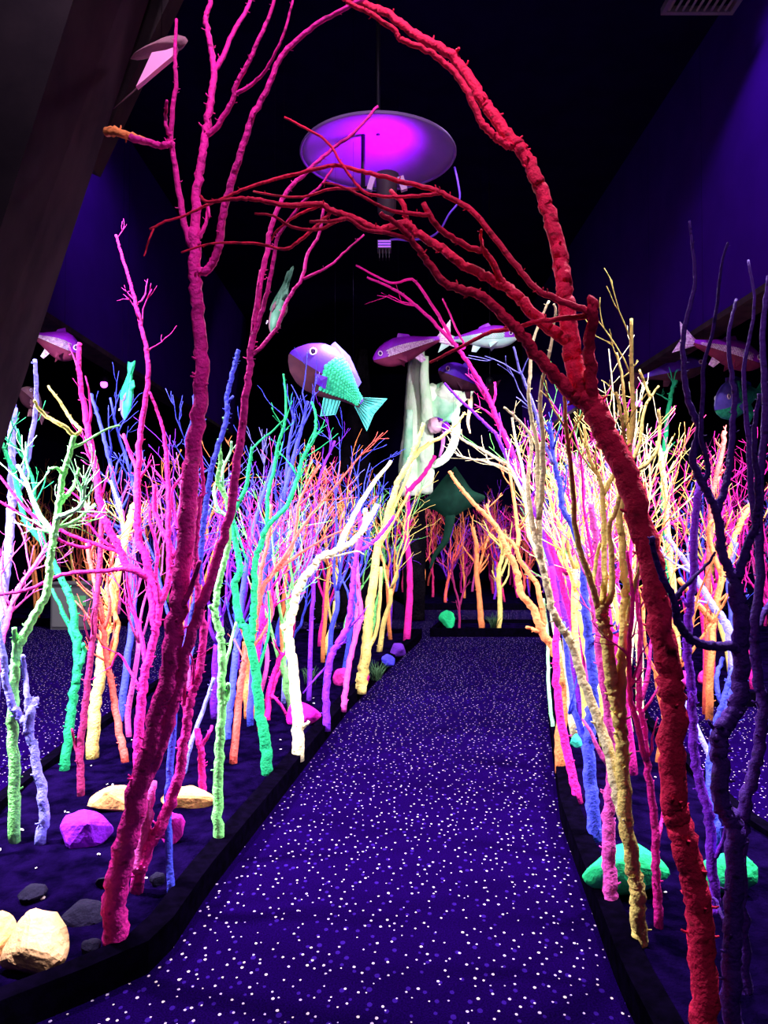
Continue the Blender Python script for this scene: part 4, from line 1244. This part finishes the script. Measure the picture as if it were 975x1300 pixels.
# ------------------------------------------------------------------ hanging black light with reflector dish
DL = 7.0
dc = at(480, 197, DL)
RD = 99 * DL / F
root = empty('hanging_lamp', dc, 'hanging lamp with wide round reflector dish glowing purple overhead', 'lamp')
M_DISH = noisy('dish_white', (0.26, 0.16, 0.42), (0.30, 0.18, 0.48), 3, 0.6, 0.1, 0.003)
mb = MB()
n, m = 10, 56
def dome(r):
    return 0.20 * (1 - (r / RD) ** 2)
for layer, off in ((0, 0.0), (1, 0.02)):
    mb.v.append((0, 0, dome(0) + off))
    for i in range(1, n + 1):
        r = RD * i / n
        for k in range(m):
            a = 6.2832 * k / m
            mb.v.append((r * math.cos(a), r * math.sin(a), dome(r) + off))
per = 1 + n * m
for layer in (0, 1):
    o_ = layer * per
    for k in range(m):
        k2 = (k + 1) % m
        t_ = (o_, o_ + 1 + k, o_ + 1 + k2); mb.f.append(t_ if layer else t_[::-1])
        for i in range(n - 1):
            q = (o_ + 1 + i*m + k, o_ + 1 + (i+1)*m + k, o_ + 1 + (i+1)*m + k2, o_ + 1 + i*m + k2)
            mb.f.append(q if layer else q[::-1])
for k in range(m):
    k2 = (k + 1) % m
    a_, b_ = 1 + (n-1)*m + k, 1 + (n-1)*m + k2
    mb.f.append((a_, b_, per + b_, per + a_))
dish = mb.build('reflector_dish', M_DISH, root)
mb = MB()
mb.tube([(RD * math.cos(6.2832 * k / m), RD * math.sin(6.2832 * k / m), 0) for k in range(m + 1)], [0.012] * (m + 1), 6)
mb.build('rim', M_DISH, dish)
M_LAMPB = simple('lamp_body', (0.06, 0.035, 0.05), 0.6)
lp = at(491, 240, DL) - dc
mb = MB()
mb.tube([(lp.x, lp.y, lp.z - 0.26), (lp.x, lp.y, lp.z - 0.22), (lp.x, lp.y, lp.z + 0.08), (lp.x, lp.y, lp.z + 0.13)], [0.05, 0.085, 0.10, 0.115], 16)
body = mb.build('lamp_housing', M_LAMPB, root)
mb = MB(); mb.tube([(lp.x, lp.y, lp.z + 0.115), (lp.x, lp.y, lp.z + 0.14)], [0.095, 0.085], 16); mb.build('lens', glowing('uv_lens', (0.75, 0.1, 1.0), 3.0), body)
for s, w in ((-1, 0.05), (1, 0.06)):
    mb = MB(); mb.box((lp.x + s * 0.145, lp.y - 0.02, lp.z + 0.04), (w, 0.05, 0.13), Matrix.Rotation(-s * 0.3, 3, 'Y')); mb.build('clamp', simple('clamp_white', (0.8, 0.55, 0.75), 0.6), body, smooth=False)
mb = MB(); rp = at(461, 200, DL) - dc; mb.tube([(rp.x, rp.y, 0.30), (rp.x, rp.y, lp.z + 0.02)], [0.02, 0.02], 8); mb.build('support_rod', M_DARKMETAL, root)
mb = MB(); mb.tube([(rp.x, rp.y, lp.z + 0.02), (lp.x, lp.y, lp.z - 0.02)], [0.014, 0.014], 6); mb.build('support_arm', M_DARKMETAL, root)
mb = MB(); mb.tube([(0, 0, 0.19), (0, 0, HZ - dc.z)], [0.02, 0.02], 8); mb.build('drop_pole', M_DARKMETAL, root)
cab = smooth_line([tuple(at(x, y, DL) - dc) for x, y in P('577,212 582,235 583,255 570,272 560,290 546,301 520,305 500,304 489,308')], 5)
mb = MB(); mb.tube(cab, [0.010] * len(cab), 6); mb.build('cable', simple('blue_cable', (0.12, 0.03, 0.55), 0.6), root)
bp_ = at(488, 317, DL) - dc
mb = MB(); mb.box(bp_ + Vector((0, 0, 0.03)), (0.13, 0.13, 0.08)); hd = mb.build('lamp_head', M_LAMPB, root, smooth=False)
for k in range(3):
    mb = MB(); mb.box(bp_ + Vector((0, -0.066, 0.055 - k * 0.025)), (0.115, 0.006, 0.012)); mb.build('led_strip', glowing('uv_led_%d' % k, (0.30, 0.06, 1.0), 1.2), hd, smooth=False)
for k in range(4):
    mb = MB(); mb.box(bp_ + Vector((-0.045 + 0.03 * k, 0, -0.05)), (0.006, 0.09, 0.08)); mb.build('cooling_fin', M_DARKMETAL, hd, smooth=False)
upl = spot_light('dish_light', dc + lp + Vector((0, 0, 0.16)), dc + Vector((-0.05, 0, 0.2)), 75, 168, (0.5, 0.0, 1.0), 0.8, 0.06)
spot_light('pendant_light', dc + bp_ + Vector((0, 0, -0.12)), dc + bp_ + Vector((0, 0, -2)), 700, 160, UV, 0.6, 0.08)

# small far lamps on stems under the ceiling
for (px, py, D, pw, lab) in ((132, 488, 10.5, 330, 'tiny purple lamp glowing behind the left thicket'), (622, 492, 11.2, 520, 'tiny purple lamp glowing beside the long magenta tree'),
                             (811, 512, 11.0, 380, 'tiny purple lamp glowing behind the yellow twigs, right')):
    c = at(px, py, D)
    root = empty('small_lamp', c, lab, 'lamp', 'small purple lamps of the hall')
    mb = MB(); mb.tube([(0, 0, 0.03), (0, 0, 0.12), (0, 0, 0.15)], [0.055, 0.055, 0.03], 12); mb.build('housing', M_DARKMETAL, root)
    bm = bmesh.new(); bmesh.ops.create_uvsphere(bm, u_segments=12, v_segments=8, radius=0.05)
    me = bpy.data.meshes.new('bulb'); bm.to_mesh(me); bm.free(); link('bulb', me, glowing('uv_bulb', (0.75, 0.08, 1.0), 6.0), root, True)
    mb = MB(); mb.tube([(0, 0, 0.14), (0, 0, HZ - c.z)], [0.008, 0.008], 6); mb.build('stem', M_DARKMETAL, root)
    if px == 622:
        spot_light('small_lamp_light', c + Vector((0, 0, -0.1)), c + Vector((-1.0, 2.2, -0.35)), 200, 80, UV, 0.3, 0.06)
        spot_light('small_lamp_light', c + Vector((0, 0, -0.12)), c + Vector((1.2, 4.0, -1.6)), 1500, 70, UV, 0.3, 0.06)
    else:
        spot_light('small_lamp_light', c + Vector((0, 0, -0.1)), c + Vector((0, -0.2, -1.6)), pw * 2, 168, UV, 0.4, 0.06)

# ------------------------------------------------------------------ pale glowing sculpture, dark giant stump
DS = 13.4
M_SC = noisy('pale_green_paint', (0.62, 0.92, 0.55), (0.92, 1.0, 0.80), 2.5, 0.8, 0.6, 0.03)
M_SC2 = noisy('mint_paint', (0.20, 0.70, 0.36), (0.70, 1.0, 0.70), 3, 0.8, 0.5, 0.03)
base = at(528, 800, DS)
root = empty('tree_sculpture', (base.x, base.y, 0), 'pale green glowing sculpture of twisted trunks and a looped root behind the yellow tree', 'sculpture')
org = root.location.copy()
def sc_tube(name, s, w0, w1, dd, mat, sides=14, sm=5, mid=None):
    l2 = smooth_line(P(s), sm)
    n_ = len(l2)
    dep = [DS + dd * i / n_ for i in range(n_)]
    line = np.array([tuple(at(x, y, d)) for (x, y), d in zip(l2, dep)])
    if name == 'dark_base': line[0][2] = max(line[0][2], 0.0)
    rr = np.linspace(w0, w1, n_) / 2 * DS / F
    mb = MB(); mb.tube(line, rr, sides, 0.10, len(s)); return mb.build(name, mat, root, org)
sc_tube('dark_base', '526,792 526,740 526,690 524,650 522,620', 26, 34, 0.2, M_STUMP)
sc_tube('trunk', '521,630 520,590 524,550 526,505 528,470 530,446', 30, 20, 0.2, M_SC)
sc_tube('trunk', '536,625 540,600 541,560 542,520 538,480 540,452', 26, 9, -0.3, M_SC)
sc_tube('trunk', '516,628 516,600 518,560 520,520', 16, 9, -0.35, M_SC2)
sc_tube('looped_root', '546,520 560,512 574,520 579,540 577,560 568,578 556,588 544,590 536,580 536,560', 12, 9, -0.2, M_SC)
sc_tube('horn', '572,520 584,508 594,500 600,492', 14, 8, -0.3, M_SC)
def blob(name, px, py, wpx, hpx, mat, seed, dd=0.0, amp=0.18):
    bm = bmesh.new(); bmesh.ops.create_icosphere(bm, subdivisions=4, radius=1)
    k = DS / F; c = at(px, py, DS + dd)
    for v in bm.verts:
        f = 1 + amp * noise.noise(v.co * 1.8 + Vector((seed, 0, 0))) + 0.07 * noise.noise(v.co * 5 + Vector((0, seed, 0)))
        v.co = Vector((v.co.x * wpx / 2 * k * f, v.co.y * wpx / 2 * k * 0.8 * f, v.co.z * hpx / 2 * k * f))
    me = bpy.data.meshes.new(name); bm.to_mesh(me); bm.free()
    o = link(name, me, mat, root, True); o.location = c - org
    return o
blob('crown_lobe', 562, 512, 44, 52, M_SC2, 3)
blob('crown_lobe', 570, 498, 34, 28, M_SC, 5, -0.15)
blob('crown_lobe', 548, 500, 22, 26, M_SC, 7, -0.1)
blob('knot', 553, 540, 20, 20, noisy('knot_pink', (0.7, 0.3, 0.4), (0.9, 0.6, 0.7), 3, 0.8), 9, -0.35)
blob('knot', 566, 542, 9, 13, ROCK_M['purple'], 11, -0.45)
sc_tube('hanging_root', '562,548 562,565 558,580', 7, 3, -0.5, noisy('root_mauve', (0.25, 0.06, 0.25), (0.4, 0.12, 0.35), 4))
sc_tube('brow', '547,534 553,531 561,533', 4, 3, -0.6, ROCK_M['purple'], 8)
sc_tube('hanging_root', '596,500 597,515 594,535 597,550', 8, 2, -0.3, noisy('root_tan', (0.35, 0.22, 0.14), (0.5, 0.35, 0.2), 4))

ST = 14.2
sb = at(418, 770, ST)
mb = MB(); n_, m_ = 22, 40
for i in range(n_ + 1):
    t = i / n_
    z = 5.0 * t
    r = 0.10 + 1.05 * (1 - t) ** 1.1
    for k in range(m_):
        a = 6.2832 * k / m_
        rr = r * (1 + 0.10 * math.sin(a * 7 + t * 1.5) + 0.08 * noise.noise(Vector((math.cos(a) * 3, math.sin(a) * 3, z))))
        mb.v.append((sb.x + 0.6 * t + rr * math.cos(a), sb.y + rr * math.sin(a), z))
for i in range(n_):
    for k in range(m_):
        k2 = (k + 1) % m_
        mb.f.append((i*m_ + k, i*m_ + k2, (i+1)*m_ + k2, (i+1)*m_ + k))
mb.f.append(tuple(n_ * m_ + k for k in range(m_))); mb.f.append(tuple(range(m_ - 1, -1, -1)))
o = mb.build('giant_stump', M_STUMP, None, (sb.x, sb.y, 0)); tag(o, 'dark grey fluted giant tree trunk behind the left thicket', 'tree trunk')

# display cabinet beyond the left walkway
cb = at(88, 797, 12.1); cb.z = 0
root = empty('display_cabinet', cb, 'grey display cabinet with green panel beyond the left hand walkway', 'cabinet')
M_CAB = simple('cabinet_grey', (0.10, 0.10, 0.11), 0.6)
mb = MB(); mb.box((0, 0.2, 0.36), (0.60, 0.40, 0.72)); cbo = mb.build('body', M_CAB, root, smooth=False)
mb = MB(); mb.box((0, 0.2, 0.735), (0.66, 0.46, 0.03)); mb.build('top', M_CAB, root, smooth=False)
mb = MB(); mb.box((0.14, -0.01, 0.46), (0.24, 0.02, 0.16)); mb.build('panel', simple('cabinet_green', (0.12, 0.45, 0.16), 0.7), root, smooth=False)
mb = MB(); mb.box((-0.14, -0.008, 0.36), (0.26, 0.016, 0.62)); mb.build('door', simple('cabinet_door', (0.16, 0.16, 0.16), 0.6), root, smooth=False)
mb = MB(); mb.box((0.14, -0.008, 0.17), (0.26, 0.016, 0.24)); mb.build('drawer', simple('cabinet_drawer', (0.14, 0.14, 0.15), 0.6), root, smooth=False)

# pale wooden stick caught in the indigo tree
bpy.context.view_layer.update()
print('objects', len(bpy.data.objects), 'tris', sum(sum(len(p.vertices) - 2 for p in m.polygons) for m in bpy.data.meshes))
